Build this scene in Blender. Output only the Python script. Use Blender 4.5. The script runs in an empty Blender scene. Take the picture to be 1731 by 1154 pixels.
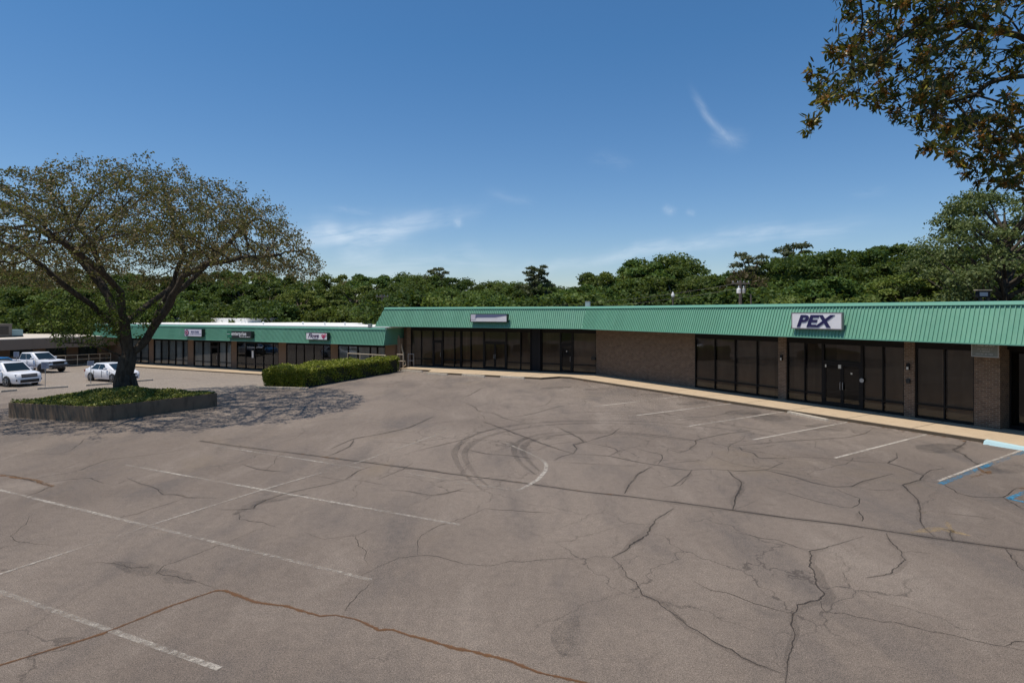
import bpy, bmesh, math, random
import numpy as np
from mathutils import Vector, Matrix
R = math.radians
random.seed(7)
RNG = np.random.default_rng(11)
scene = bpy.context.scene
COL = scene.collection

# ------------------------------------------------------------------ camera
FPX, CX, HY, CZ = 1010.0, 865.5, 528.0, 4.74        # focal length in photo pixels, centre column, horizon row, eye height
cam_data = bpy.data.cameras.new("camera")
cam = bpy.data.objects.new("camera", cam_data)
COL.objects.link(cam)
cam_data.sensor_width = 36.0
cam_data.lens = FPX / 1731.0 * 36.0
cam_data.shift_y = -(577.0 - HY) / 1731.0
cam_data.clip_start, cam_data.clip_end = 0.1, 3000.0
cam.location = (0, 0, CZ)
cam.rotation_euler = (R(90), 0, 0)
scene.camera = cam

# ------------------------------------------------------------------ light
SUN_EL, SUN_AZ = 73.0, -108.0                         # azimuth clockwise from +Y
az, el = R(SUN_AZ), R(SUN_EL)
SUN_DIR = Vector((math.sin(az) * math.cos(el), math.cos(az) * math.cos(el), math.sin(el)))
sd = bpy.data.lights.new("sun", 'SUN')
sd.energy, sd.angle, sd.color = 3.4, R(0.53), (1.0, 0.93, 0.82)
sun = bpy.data.objects.new("sun", sd)
COL.objects.link(sun)
sun.rotation_euler = SUN_DIR.to_track_quat('Z', 'Y').to_euler()
scene.view_settings.view_transform = 'Standard'
scene.view_settings.look = 'None'
scene.view_settings.gamma = 1.0
scene.view_settings.exposure = 0.4
SKY_STRENGTH = 0.080

# ------------------------------------------------------------------ node helpers
class NT:
    def __init__(s, tree):
        s.t = tree; s.n = tree.nodes; s.l = tree.links
    def new(s, typ, **kw):
        n = s.n.new(typ)
        for k, v in kw.items(): setattr(n, k, v)
        return n
    def put(s, sock, v):
        if isinstance(v, bpy.types.NodeSocket): s.l.new(v, sock)
        elif v is not None: sock.default_value = v
    def math(s, op, a, b=None, c=None, clamp=False):
        n = s.new('ShaderNodeMath', operation=op); n.use_clamp = clamp
        for i, v in enumerate((a, b, c)):
            if v is not None: s.put(n.inputs[i], v)
        return n.outputs[0]
    def noise(s, vec, scale, detail=4, rough=0.55, dist=0.0):
        n = s.new('ShaderNodeTexNoise')
        if vec is not None: s.l.new(vec, n.inputs['Vector'])
        n.inputs['Scale'].default_value = scale; n.inputs['Detail'].default_value = detail
        n.inputs['Roughness'].default_value = rough; n.inputs['Distortion'].default_value = dist
        return n.outputs['Fac']
    def ramp(s, fac, stops):
        n = s.new('ShaderNodeValToRGB'); e = n.color_ramp.elements
        while len(e) > 1: e.remove(e[-1])
        for i, (p, c) in enumerate(stops):
            if len(c) == 3: c = (*c, 1)
            k = e[0] if i == 0 else e.new(p)
            k.position = p; k.color = c
        s.put(n.inputs[0], fac)
        return n.outputs[0]
    def maprange(s, v, a, b, c=0.0, d=1.0, smooth=False):
        n = s.new('ShaderNodeMapRange')
        if smooth: n.interpolation_type = 'SMOOTHSTEP'
        s.put(n.inputs[0], v)
        for i, x in zip((1, 2, 3, 4), (a, b, c, d)): n.inputs[i].default_value = x
        return n.outputs[0]
    def mix(s, fac, a, b, mode='MIX'):
        n = s.new('ShaderNodeMix', data_type='RGBA', blend_type=mode)
        s.put(n.inputs[0], fac)
        for sock, v in ((n.inputs[6], a), (n.inputs[7], b)):
            if isinstance(v, tuple) and len(v) == 3: v = (*v, 1)
            s.put(sock, v)
        return n.outputs[2]
    def mapping(s, vec, scale=(1, 1, 1), rot=(0, 0, 0), loc=(0, 0, 0)):
        n = s.new('ShaderNodeMapping'); s.l.new(vec, n.inputs[0])
        n.inputs['Location'].default_value = loc; n.inputs['Rotation'].default_value = rot; n.inputs['Scale'].default_value = scale
        return n.outputs[0]
    def sep(s, vec):
        n = s.new('ShaderNodeSeparateXYZ'); s.l.new(vec, n.inputs[0]); return n.outputs
    def comb(s, x, y, z):
        n = s.new('ShaderNodeCombineXYZ')
        for i, v in enumerate((x, y, z)): s.put(n.inputs[i], v)
        return n.outputs[0]
    def bump(s, h, strength=0.3, dist=0.02):
        n = s.new('ShaderNodeBump'); s.l.new(h, n.inputs['Height'])
        n.inputs['Strength'].default_value = strength; n.inputs['Distance'].default_value = dist
        return n.outputs[0]

def mat(name, color=(.5, .5, .5), rough=0.7, metal=0.0, spec=0.5):
    m = bpy.data.materials.new(name); m.use_nodes = True
    nt = NT(m.node_tree)
    b = nt.n['Principled BSDF']
    b.inputs['Base Color'].default_value = (*color, 1)
    b.inputs['Roughness'].default_value = rough
    b.inputs['Metallic'].default_value = metal
    b.inputs['Specular IOR Level'].default_value = spec
    return m, nt, b
def coord(nt, kind='Object'):
    return nt.new('ShaderNodeTexCoord').outputs[kind]

# ------------------------------------------------------------------ world: clear summer sky with a few cirrus wisps
world = bpy.data.worlds.new("World"); scene.world = world; world.use_nodes = True
w = NT(world.node_tree)
sky = w.new('ShaderNodeTexSky', sky_type='NISHITA')
sky.sun_disc = False; sky.sun_elevation = el; sky.sun_rotation = az
sky.air_density = 1.0; sky.dust_density = 0.35; sky.ozone_density = 3.0; sky.altitude = 0
skyc = w.new('ShaderNodeHueSaturation')
skyc.inputs['Saturation'].default_value = 1.12; skyc.inputs['Value'].default_value = 1.0
w.l.new(sky.outputs[0], skyc.inputs['Color'])
dirv = w.new('ShaderNodeTexCoord').outputs['Generated']
dx, dy, dz = w.sep(dirv)
azim = w.math('ARCTAN2', dx, dy)
elev = w.math('ARCSINE', dz)
def angles(px, py):
    d = Vector(((px - CX) / FPX, 1, (HY - py) / FPX)).normalized()
    return math.atan2(d.x, d.y), math.asin(d.z)
def wisp(p0, p1, width, strength, nscale, stretch, lo, hi, seed, bow=0.0):
    """a cirrus streak between two sky directions"""
    a0, e0 = angles(*p0); a1, e1 = angles(*p1)
    ca, ce = (a0 + a1) / 2, (e0 + e1) / 2
    half = math.hypot(a1 - a0, e1 - e0) / 2
    th = math.atan2(e1 - e0, a1 - a0)
    da = w.math('SUBTRACT', azim, ca); de = w.math('SUBTRACT', elev, ce)
    u = w.math('ADD', w.math('MULTIPLY', da, math.cos(th)), w.math('MULTIPLY', de, math.sin(th)))
    v = w.math('SUBTRACT', w.math('MULTIPLY', de, math.cos(th)), w.math('MULTIPLY', da, math.sin(th)))
    vec = w.comb(w.math('MULTIPLY', u, nscale / stretch), w.math('MULTIPLY', v, nscale), seed)
    n1 = w.noise(vec, 1.0, 6, 0.62, 0.5)
    wob = w.math('MULTIPLY', w.math('SUBTRACT', w.noise(w.comb(w.math('MULTIPLY', u, 14.0), seed, 0.0), 1.0, 2), 0.5), width * 2.2)
    un = w.math('DIVIDE', u, half)
    vv = w.math('ADD', v, wob)
    if bow: vv = w.math('ADD', vv, w.math('MULTIPLY', w.math('MULTIPLY', un, un), bow))
    g = w.math('ADD', w.math('POWER', w.math('ABSOLUTE', un), 3.0), w.math('POWER', w.math('DIVIDE', vv, width), 2.0))
    g = w.math('EXPONENT', w.math('MULTIPLY', g, -1.3))
    d = w.math('MULTIPLY', g, w.maprange(n1, lo, hi))
    return w.math('MULTIPLY', d, strength)
cl = [wisp((470, 416), (790, 370), 0.017, 0.72, 60, 5, 0.25, 0.75, 1.3, -0.012),
      wisp((480, 405), (700, 398), 0.03, 0.6, 40, 4, 0.3, 0.8, 7.7),
      wisp((770, 368), (778, 384), 0.007, 0.5, 120, 2, 0.2, 0.7, 3.1),
      wisp((990, 440), (1240, 397), 0.012, 0.62, 60, 5, 0.25, 0.75, 5.9, 0.004),
      wisp((1180, 408), (1460, 380), 0.016, 0.5, 50, 5, 0.3, 0.75, 8.2),
      wisp((1168, 165), (1236, 245), 0.006, 0.42, 90, 5, 0.2, 0.75, 2.2, -0.006),
      wisp((1205, 225), (1262, 235), 0.014, 0.28, 80, 2, 0.25, 0.8, 9.4),
      wisp((1120, 353), (1142, 360), 0.007, 0.38, 130, 2, 0.2, 0.7, 4.4),
      wisp((1160, 357), (1176, 362), 0.005, 0.26, 130, 2, 0.2, 0.7, 6.0),
      wisp((560, 352), (640, 358), 0.006, 0.22, 90, 4, 0.3, 0.7, 4.9),
      wisp((830, 325), (900, 345), 0.008, 0.16, 90, 4, 0.3, 0.7, 1.9),
      wisp((820, 456), (1010, 446), 0.012, 0.42, 60, 5, 0.3, 0.75, 3.9),
      wisp((520, 452), (860, 440), 0.024, 0.45, 45, 6, 0.25, 0.75, 6.6),
      wisp((1000, 268), (1070, 275), 0.012, 0.12, 80, 2, 0.3, 0.8, 2.9),
      wisp((1440, 330), (1500, 322), 0.007, 0.16, 80, 4, 0.3, 0.8, 5.2)]
tot = cl[0]
for c in cl[1:]: tot = w.math('ADD', tot, c)
tot = w.math('MINIMUM', w.math('MULTIPLY', tot, 0.60), 0.6)
skyg = w.mix(w.maprange(elev, .02, .42, 0, 1), (.96, .965, 1.05, 1), (.66, .95, 1.07, 1))
skyt = w.mix(1.0, skyc.outputs[0], skyg, 'MULTIPLY')
cloudc = w.mix(tot, skyt, (8.6, 9.3, 10.0, 1))
bg = w.n['Background']
w.l.new(cloudc, bg.inputs['Color'])
bg.inputs['Strength'].default_value = SKY_STRENGTH

# ------------------------------------------------------------------ geometry helpers
def lerp(a, b, t): return a + (b - a) * t
def sm(t):
    t = min(1, max(0, t)); return t * t * (3 - 2 * t)
UM = Vector((-.9016, .4325))      # along the set-back shop fronts, to the left
NV = Vector((.4325, .9016))       # square to them, away from the camera
H0 = Vector((-15.9, 37.7))
def gz(x, y):
    """height of the parking lot: level near the upper shops, falling to the left"""
    s = (x - H0.x) * UM.x + (y - H0.y) * UM.y
    v = (x - H0.x) * NV.x + (y - H0.y) * NV.y
    k = min(1, max(0, (v - 2) / 7))
    L = lerp(14, 1.6, k); s0 = lerp(.5, -1.4, k)
    drop = lerp(.7, 1.05, sm((v - 3) / 8))
    return -drop * sm((s - s0) / L)
def at(px, py, z=0.0):
    """the point of the level plane z under a pixel of the photograph"""
    Y = (CZ - z) * FPX / (py - HY)
    return Vector(((px - CX) / FPX * Y, Y, z))
def atg(px, py, lift=0.0):
    z = 0.0
    for _ in range(30):
        p = at(px, py, z)
        z = lerp(z, gz(p.x, p.y), .6)
    p = at(px, py, z); p.z += lift
    return p
def atY(px, py, Y):
    return Vector(((px - CX) / FPX * Y, Y, CZ + (HY - py) / FPX * Y))

def link(o, parent=None):
    COL.objects.link(o)
    if parent is not None:
        o.parent = parent
        o.matrix_parent_inverse = parent.matrix_world.inverted() if False else Matrix()
    return o
def tag(o, label=None, cat=None, group=None, kind=None):
    if label: o["label"] = label
    if cat: o["category"] = cat
    if group: o["group"] = group
    if kind: o["kind"] = kind
    return o
def empty(name, loc=(0, 0, 0), rz=0.0, label=None, cat=None, group=None):
    o = bpy.data.objects.new(name, None); COL.objects.link(o)
    o.empty_display_size = .2
    o.location = loc; o.rotation_euler = (0, 0, rz)
    return tag(o, label, cat, group)

class MB:
    def __init__(s): s.v = []; s.f = []
    def add(s, vs, fs):
        b = len(s.v); s.v += [tuple(p) for p in vs]; s.f += [tuple(i + b for i in f) for f in fs]
        return s
    def hexa(s, p):      # 8 corners: bottom ring 0-3, top ring 4-7, both counter-clockwise from above
        return s.add(p, [(3, 2, 1, 0), (4, 5, 6, 7), (0, 1, 5, 4), (1, 2, 6, 5), (2, 3, 7, 6), (3, 0, 4, 7)])
    def box(s, x0, x1, y0, y1, z0, z1):
        return s.hexa([(x0, y0, z0), (x1, y0, z0), (x1, y1, z0), (x0, y1, z0), (x0, y0, z1), (x1, y0, z1), (x1, y1, z1), (x0, y1, z1)])
    def bar(s, a, b, wd, ht):
        """a rectangular bar from a to b"""
        a, b = Vector(a), Vector(b); d = (b - a).normalized()
        up = Vector((0, 0, 1)) if abs(d.z) < .95 else Vector((0, 1, 0))
        r = d.cross(up).normalized() * wd / 2; u = r.cross(d).normalized() * ht / 2
        return s.hexa([a - r - u, a + r - u, b + r - u, b - r - u, a - r + u, a + r + u, b + r + u, b - r + u])
    def tube(s, pts, rad, n=8, cap=True):
        pts = [Vector(p) for p in pts]
        if not hasattr(rad, '__len__'): rad = [rad] * len(pts)
        base = len(s.v); prev = None
        for i, p in enumerate(pts):
            d = (pts[min(i + 1, len(pts) - 1)] - pts[max(i - 1, 0)])
            d = d.normalized() if d.length > 1e-9 else Vector((0, 0, 1))
            if prev is None:
                a = Vector((1, 0, 0)) if abs(d.x) < .9 else Vector((0, 1, 0))
                r = d.cross(a).normalized()
            else:
                r = (prev - d * prev.dot(d)).normalized()
            prev = r; q = d.cross(r)
            for k in range(n):
                t = 2 * math.pi * k / n
                s.v.append(tuple(p + (r * math.cos(t) + q * math.sin(t)) * rad[i]))
        for i in range(len(pts) - 1):
            for k in range(n):
                a = base + i * n + k; b = base + i * n + (k + 1) % n
                s.f.append((a, b, b + n, a + n))
        if cap:
            s.f.append(tuple(base + k for k in reversed(range(n))))
            s.f.append(tuple(base + (len(pts) - 1) * n + k for k in range(n)))
        return s
    def prism(s, poly, z0, z1):
        """counter-clockwise outline (x, y) raised from z0 to z1"""
        n = len(poly)
        return s.add([(x, y, z0) for x, y in poly] + [(x, y, z1) for x, y in poly],
                     [tuple(reversed(range(n))), tuple(range(n, 2 * n))] + [(i, (i + 1) % n, (i + 1) % n + n, i + n) for i in range(n)])
    def lathe(s, prof, n=16, origin=(0, 0, 0), axis='z'):
        b = len(s.v)
        for r, h in prof:
            for k in range(n):
                t = 2 * math.pi * k / n; c, q = r * math.cos(t), r * math.sin(t)
                p = (c, q, h) if axis == 'z' else (q, h, c)
                s.v.append((p[0] + origin[0], p[1] + origin[1], p[2] + origin[2]))
        for i in range(len(prof) - 1):
            for k in range(n):
                a = b + i * n + k; d = b + i * n + (k + 1) % n
                s.f.append((a, d, d + n, a + n))
        s.f.append(tuple(b + k for k in reversed(range(n)))); s.f.append(tuple(b + (len(prof) - 1) * n + k for k in range(n)))
        return s
    def mesh(s, name):
        me = bpy.data.meshes.new(name); me.from_pydata(s.v, [], s.f); me.update(); return me
    def build(s, name, material, parent=None, frame=None, smooth=None, bevel=0.0, fix=False):
        me = s.mesh(name)
        if bevel or fix:
            bm = bmesh.new(); bm.from_mesh(me)
            bmesh.ops.recalc_face_normals(bm, faces=bm.faces)
            if bevel:
                bmesh.ops.bevel(bm, geom=bm.edges[:], offset=bevel, segments=2, profile=.6, affect='EDGES', clamp_overlap=True)
            bm.to_mesh(me); bm.free()
        if material is not None: me.materials.append(material)
        if smooth is not None:
            me.shade_smooth() if smooth >= 180 else me.set_sharp_from_angle(angle=R(smooth)) or me.shade_smooth() if False else None
            me.polygons.foreach_set('use_smooth', [True] * len(me.polygons))
            if smooth < 180: me.set_sharp_from_angle(angle=R(smooth))
        o = bpy.data.objects.new(name, me); COL.objects.link(o)
        if parent is not None: o.parent = parent
        if frame is not None: o.matrix_basis = parent.matrix_basis.inverted() @ frame if parent is not None and parent.type == 'MESH' else frame
        return o

def frame(origin, xdir):
    """local x along a wall, local y into the building"""
    x = Vector((xdir[0], xdir[1], 0)).normalized(); y = Vector((-x.y, x.x, 0))
    m = Matrix.Identity(4)
    for i in range(3):
        m[i][0] = x[i]; m[i][1] = y[i]; m[i][2] = (0, 0, 1)[i]; m[i][3] = (origin[0], origin[1], 0)[i]
    return m
def wx(fr, px, yoff=0.0):
    """local x where the wall plane y = yoff crosses a column of the photograph"""
    o = fr @ Vector((0, yoff, 0)); dx_, dy_ = fr[0][0], fr[1][0]; t = (px - CX) / FPX
    return (t * o.y - o.x) / (dx_ - t * dy_)

FR_dir = Vector((.526, -.850)).normalized()
FM_dir = -UM
# the wall line of the near wing passes this point; the set-back wing's eave starts at the valley between both
PR = Vector((15.77, 29.22)); nR = Vector((-.850, -.526)).normalized(); nM = -NV.normalized()
OV = 1.75                                                      # eave overhang
EAVE, RTOP, REC = 3.57, 5.13, 0.60
# find the bend of the eaves at column 983
def cross2(p, d, q, e):
    m = np.array([[d[0], -e[0]], [d[1], -e[1]]]); t = np.linalg.solve(m, np.array([q[0] - p[0], q[1] - p[1]]))
    return Vector((p[0] + d[0] * t[0], p[1] + d[1] * t[0]))
bend_eave = cross2(PR + nR * OV, FR_dir, Vector((0, 0)), Vector(((983.5 - CX) / FPX, 1)))
bend_wall = cross2(PR, FR_dir, bend_eave - nM * OV, FM_dir)
WR = frame(bend_wall, FR_dir)
WM = frame(bend_wall, FM_dir)
def miter(d):
    """world corner of both wings' lines standing d in front of their walls"""
    return cross2(bend_wall + nR * d, FR_dir, bend_wall + nM * d, FM_dir)
def loc(fr, p, z=0): return fr.inverted() @ Vector((p[0], p[1], z))

# ------------------------------------------------------------------ materials
M = {}
def asphalt():
    m, t, b = mat('asphalt', rough=.9, spec=.25)
    P = coord(t)
    big = t.noise(P, .09, 5, .55, .4)
    mid = t.noise(t.mapping(P, rot=(0, 0, .45), scale=(1, .35, 1)), .55, 6, .62, .3)
    sm_ = t.noise(P, 6, 4, .6)
    grain = t.noise(P, 85, 3, .75)
    vor = t.new('ShaderNodeTexVoronoi'); t.l.new(P, vor.inputs['Vector']); vor.inputs['Scale'].default_value = 55
    c = t.ramp(big, [(.34, (.150, .120, .099)), (.5, (.189, .153, .126)), (.64, (.224, .182, .149))])
    c = t.mix(t.maprange(mid, .50, .70), c, (.134, .112, .098), 'MIX')
    c = t.mix(t.maprange(mid, .30, .45, .6, 0), c, (.250, .207, .172))
    x_, y_, z_ = t.sep(P)                                          # the lower lot is an older, bleached pavement
    s_ = t.math('ADD', t.math('MULTIPLY', t.math('SUBTRACT', x_, -15.9), -.9016), t.math('MULTIPLY', t.math('SUBTRACT', y_, 37.7), .4325))
    s_ = t.math('ADD', s_, t.math('MULTIPLY', t.math('SUBTRACT', big, .5), 6.0))
    v_ = t.math('ADD', t.math('MULTIPLY', t.math('SUBTRACT', x_, -15.9), .4325), t.math('MULTIPLY', t.math('SUBTRACT', y_, 37.7), .9016))
    c = t.mix(t.math('MULTIPLY', t.maprange(s_, -.5, 2.0), t.maprange(v_, -9.0, -2.0, 0, .75)), c, (.275, .232, .190))
    c = t.mix(.35, c, t.ramp(sm_, [(.3, (.35, .35, .35)), (.7, (.66, .65, .64))]), 'OVERLAY')
    g2 = t.noise(P, 32, 3, .7)
    c = t.mix(.6, c, t.ramp(g2, [(.32, (.26, .26, .26)), (.5, (.5, .5, .5)), (.68, (.74, .73, .72))]), 'OVERLAY')
    c = t.mix(1.0, c, t.ramp(grain, [(.34, (.10, .10, .10)), (.5, (.5, .5, .5)), (.66, (.90, .88, .86))]), 'OVERLAY')
    spk = t.maprange(vor.outputs['Distance'], .05, .16, 1, 0)
    sel = t.new('ShaderNodeSeparateColor'); t.l.new(vor.outputs['Color'], sel.inputs[0])
    spk = t.math('MULTIPLY', spk, t.math('GREATER_THAN', sel.outputs[0], .80))
    c = t.mix(t.math('MULTIPLY', spk, .7), c, (.40, .34, .28))
    dk = t.math('MULTIPLY', t.maprange(vor.outputs['Distance'], .1, .25, 1, 0), t.math('LESS_THAN', sel.outputs[1], .16))
    c = t.mix(t.math('MULTIPLY', dk, .6), c, (.05, .045, .042))
    def net(scale, wd, seed, lo, hi, amt, c):                     # fine crack network, only in some areas
        dv = t.new('ShaderNodeTexNoise'); t.l.new(P, dv.inputs['Vector']); dv.inputs['Scale'].default_value = scale * 2.2; dv.inputs['Detail'].default_value = 6; dv.inputs['Roughness'].default_value = .6
        vm = t.new('ShaderNodeVectorMath', operation='MULTIPLY_ADD'); t.l.new(dv.outputs['Color'], vm.inputs[0]); vm.inputs[1].default_value = (.9 / scale * .5,) * 3; t.l.new(P, vm.inputs[2])
        vn = t.new('ShaderNodeTexVoronoi', feature='DISTANCE_TO_EDGE'); t.l.new(t.mapping(vm.outputs[0], loc=(seed, seed * 2, 0)), vn.inputs['Vector']); vn.inputs['Scale'].default_value = scale
        ln = t.maprange(vn.outputs['Distance'], wd * .3, wd, 1, 0)
        mk = t.maprange(t.noise(t.mapping(P, loc=(seed * 3, 0, 0)), .14, 3, .6), lo, hi)
        return t.mix(t.math('MULTIPLY', t.math('MULTIPLY', ln, mk), amt), c, (.05, .04, .034))
    c = net(.42, .009, 3.7, .46, .58, .6, c)
    c = net(1.1, .016, 9.1, .58, .68, .55, c)
    dxm = t.math('DIVIDE', t.math('SUBTRACT', x_, 6.5), 7.0); dym = t.math('DIVIDE', t.math('SUBTRACT', y_, 23.0), 8.0)
    alli = t.maprange(t.math('ADD', t.math('MULTIPLY', dxm, dxm), t.math('MULTIPLY', dym, dym)), .2, 1.1, 1, 0)
    cen_c = net(.75, .012, 5.3, .40, .52, .8, c)
    c = t.mix(alli, c, cen_c)
    st = t.noise(P, .33, 3, .5)                                   # old oil stains
    c = t.mix(t.maprange(st, .66, .78, 0, .4), c, (.065, .058, .055))
    c = t.mix(t.maprange(t.noise(P, .17, 4, .6, .8), .6, .76, 0, .5), c, (.185, .140, .095))
    t.l.new(c, b.inputs['Base Color'])
    h = t.math('ADD', grain, t.math('MULTIPLY', g2, .8))
    t.l.new(t.bump(h, .8, .014), b.inputs['Normal'])
    return m
M['asphalt'] = asphalt()
def worn(name, col, lo, hi, fscale=9, rough=.8, maxa=1.0):
    """a thin worn film (paint, rubber): procedural gaps let the asphalt show"""
    m, t, b = mat(name, col, rough, spec=.25)
    P = coord(t)
    n = t.math('ADD', t.math('MULTIPLY', t.noise(P, fscale, 5, .7), .55), t.math('MULTIPLY', t.noise(P, fscale * 9, 3, .8), .45))
    big = t.noise(P, .45, 3, .55)
    n = t.math('ADD', n, t.math('MULTIPLY', t.math('SUBTRACT', big, .5), .45))
    t.l.new(t.math('MULTIPLY', t.maprange(n, lo, hi), maxa), b.inputs['Alpha'])
    t.l.new(t.mix(t.noise(P, 30, 3), tuple(x * .8 for x in col), col), b.inputs['Base Color'])
    return m
M['paint_white'] = worn('worn_white_paint', (.52, .46, .39), .37, .57)
M['paint_old'] = worn('old_white_paint', (.46, .41, .35), .42, .64)
M['paint_faint'] = worn('faded_white_paint', (.42, .37, .31), .47, .68)
M['paint_blue'] = worn('worn_blue_paint', (.05, .22, .36), .46, .58)
M['rubber'] = worn('tyre_rubber_marks', (.055, .048, .044), .30, .75, 4, .9, .36)
M['crack'] = worn('crack_dark', (.055, .044, .037), .36, .56, 14)
M['crack_faint'] = worn('crack_hairline', (.045, .036, .030), .30, .54, 14, .9, .95)
M['halo'] = worn('crack_dirt', (.07, .058, .051), .36, .72, 6, .9, .30)
M['needles'] = worn('pine_needle_litter', (.20, .098, .038), .42, .60, 16)
def concrete(name, a, bcol, sc=1.0, stain=(.10, .085, .07), stamt=.5, rough=.85):
    m, t, b = mat(name, rough=rough, spec=.3)
    P = coord(t)
    c = t.mix(t.noise(P, 1.2 * sc, 6, .62), a, bcol)
    c = t.mix(t.maprange(t.noise(t.mapping(P, scale=(1, 1, .25)), 3.0 * sc, 5, .7), .5, .75, 0, stamt), c, stain)
    c = t.mix(.35, c, t.ramp(t.noise(P, 60, 3, .7), [(.3, (.3, .3, .3)), (.7, (.7, .7, .7))]), 'OVERLAY')
    t.l.new(c, b.inputs['Base Color'])
    t.l.new(t.bump(t.noise(P, 40, 4, .7), .25, .01), b.inputs['Normal'])
    return m
M['walk'] = concrete('sidewalk_concrete', (.43, .325, .215), (.52, .40, .27), 1, (.27, .19, .12), .45)
M['curb'] = concrete('stained_curb_face', (.075, .056, .038), (.14, .105, .07), 1.5, (.06, .05, .035), .7)
M['joint'] = mat('joint_filler', (.10, .08, .06), .9)[0]
M['stop'] = concrete('wheel_stop_concrete', (.42, .36, .29), (.54, .47, .38), 2, (.08, .07, .06), .6)
M['planter'] = concrete('planter_concrete', (.15, .100, .064), (.245, .178, .118), 1.2, (.04, .032, .025), .8)
M['ramp_blue'] = concrete('pale_blue_curb_paint', (.36, .52, .55), (.43, .58, .60), 2, (.35, .42, .42), .4)
def brick():
    m, t, b = mat('brown_brick', rough=.85, spec=.25)
    P = coord(t); x, y, z = t.sep(P)
    vec = t.comb(t.math('ADD', x, y), z, 0.0)
    br = t.new('ShaderNodeTexBrick'); t.l.new(vec, br.inputs['Vector'])
    br.inputs['Color1'].default_value = (.108, .070, .050, 1); br.inputs['Color2'].default_value = (.180, .116, .080, 1)
    br.inputs['Mortar'].default_value = (.25, .205, .155, 1)
    br.inputs['Scale'].default_value = 1; br.inputs['Brick Width'].default_value = .215; br.inputs['Row Height'].default_value = .077
    br.inputs['Mortar Size'].default_value = .010; br.inputs['Mortar Smooth'].default_value = .2
    c = t.mix(.5, br.outputs['Color'], t.ramp(t.noise(vec, 4, 5, .6), [(.3, (.32, .30, .28)), (.7, (.68, .66, .62))]), 'OVERLAY')
    t.l.new(c, b.inputs['Base Color'])
    t.l.new(t.bump(t.math('SUBTRACT', 1.0, br.outputs['Fac']), .6, .01), b.inputs['Normal'])
    return m
M['brick'] = brick()
def green_metal():
    m, t, b = mat('green_ribbed_metal', rough=.42, spec=.45)
    P = coord(t)
    c = t.mix(t.noise(P, .7, 5, .6), (.130, .315, .215), (.160, .360, .250))
    c = t.mix(t.maprange(t.noise(t.mapping(P, scale=(3, 1, .5)), 1.2, 5, .65), .55, .8, 0, .75), c, (.205, .385, .295))
    c = t.mix(t.maprange(t.noise(t.mapping(P, scale=(2.2, 1, .35)), 1.7, 4, .6), .58, .8, 0, .5), c, (.095, .25, .175))
    pan = t.new('ShaderNodeTexWhiteNoise', noise_dimensions='1D')
    x, y, z = t.sep(P)
    t.l.new(t.math('FLOOR', t.math('DIVIDE', x, .96)), pan.inputs['W'])
    c = t.mix(.28, c, t.ramp(pan.outputs['Value'], [(0, (.43, .43, .43)), (1, (.57, .57, .57))]), 'OVERLAY')
    t.l.new(c, b.inputs['Base Color'])
    t.l.new(t.maprange(t.noise(P, 3, 4), .3, .7, .36, .55), b.inputs['Roughness'])
    t.l.new(t.bump(t.noise(t.mapping(P, scale=(1, 1, .6)), 2.3, 2, .5), .35, .03), b.inputs['Normal'])
    return m
M['green'] = green_metal()
M['green_trim'] = mat('green_trim', (.17, .40, .29), .45)[0]
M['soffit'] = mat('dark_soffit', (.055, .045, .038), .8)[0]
M['frame'] = mat('dark_bronze_frame', (.013, .011, .010), .6, 0, .2)[0]
M['panel'] = mat('dark_metal_panel', (.012, .012, .014), .6, 0, .2)[0]
M['wallpaint'] = concrete('tan_block_wall', (.27, .20, .145), (.33, .25, .18), .6, (.16, .12, .09), .4)
M['wallbrown'] = concrete('brown_wall', (.16, .10, .065), (.21, .14, .09), .6, (.07, .05, .035), .5)
M['white_roof'] = concrete('white_roof_membrane', (.78, .76, .72), (.84, .82, .79), .4, (.62, .58, .52), .35, .6)
M['gravel_roof'] = concrete('pale_gravel_roof', (.50, .44, .37), (.62, .55, .47), 1, (.32, .28, .23), .4)
M['brown_fascia'] = concrete('brown_fascia_board', (.22, .165, .125), (.25, .19, .145), .5, (.11, .08, .06), .3)
def glass(name, tint, ior=1.5):
    m = bpy.data.materials.new(name); m.use_nodes = True; t = NT(m.node_tree)
    t.n.remove(t.n['Principled BSDF'])
    tr = t.new('ShaderNodeBsdfTransparent'); tr.inputs[0].default_value = (*tint, 1)
    gl = t.new('ShaderNodeBsdfGlossy'); gl.inputs['Roughness'].default_value = .025; gl.inputs[0].default_value = (.9, .92, .95, 1)
    wav = t.noise(coord(t), .7, 2)
    t.l.new(t.bump(wav, .06, .05), gl.inputs['Normal'])
    fr = t.new('ShaderNodeFresnel'); fr.inputs[0].default_value = ior
    mx = t.new('ShaderNodeMixShader'); t.l.new(fr.outputs[0], mx.inputs[0]); t.l.new(tr.outputs[0], mx.inputs[1]); t.l.new(gl.outputs[0], mx.inputs[2])
    t.l.new(mx.outputs[0], t.n['Material Output'].inputs[0])
    return m
M['glass'] = glass('bronze_tinted_glass', (.57, .52, .46), 1.5)
M['glass_clear'] = glass('clear_glass', (.78, .80, .78), 1.7)
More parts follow.
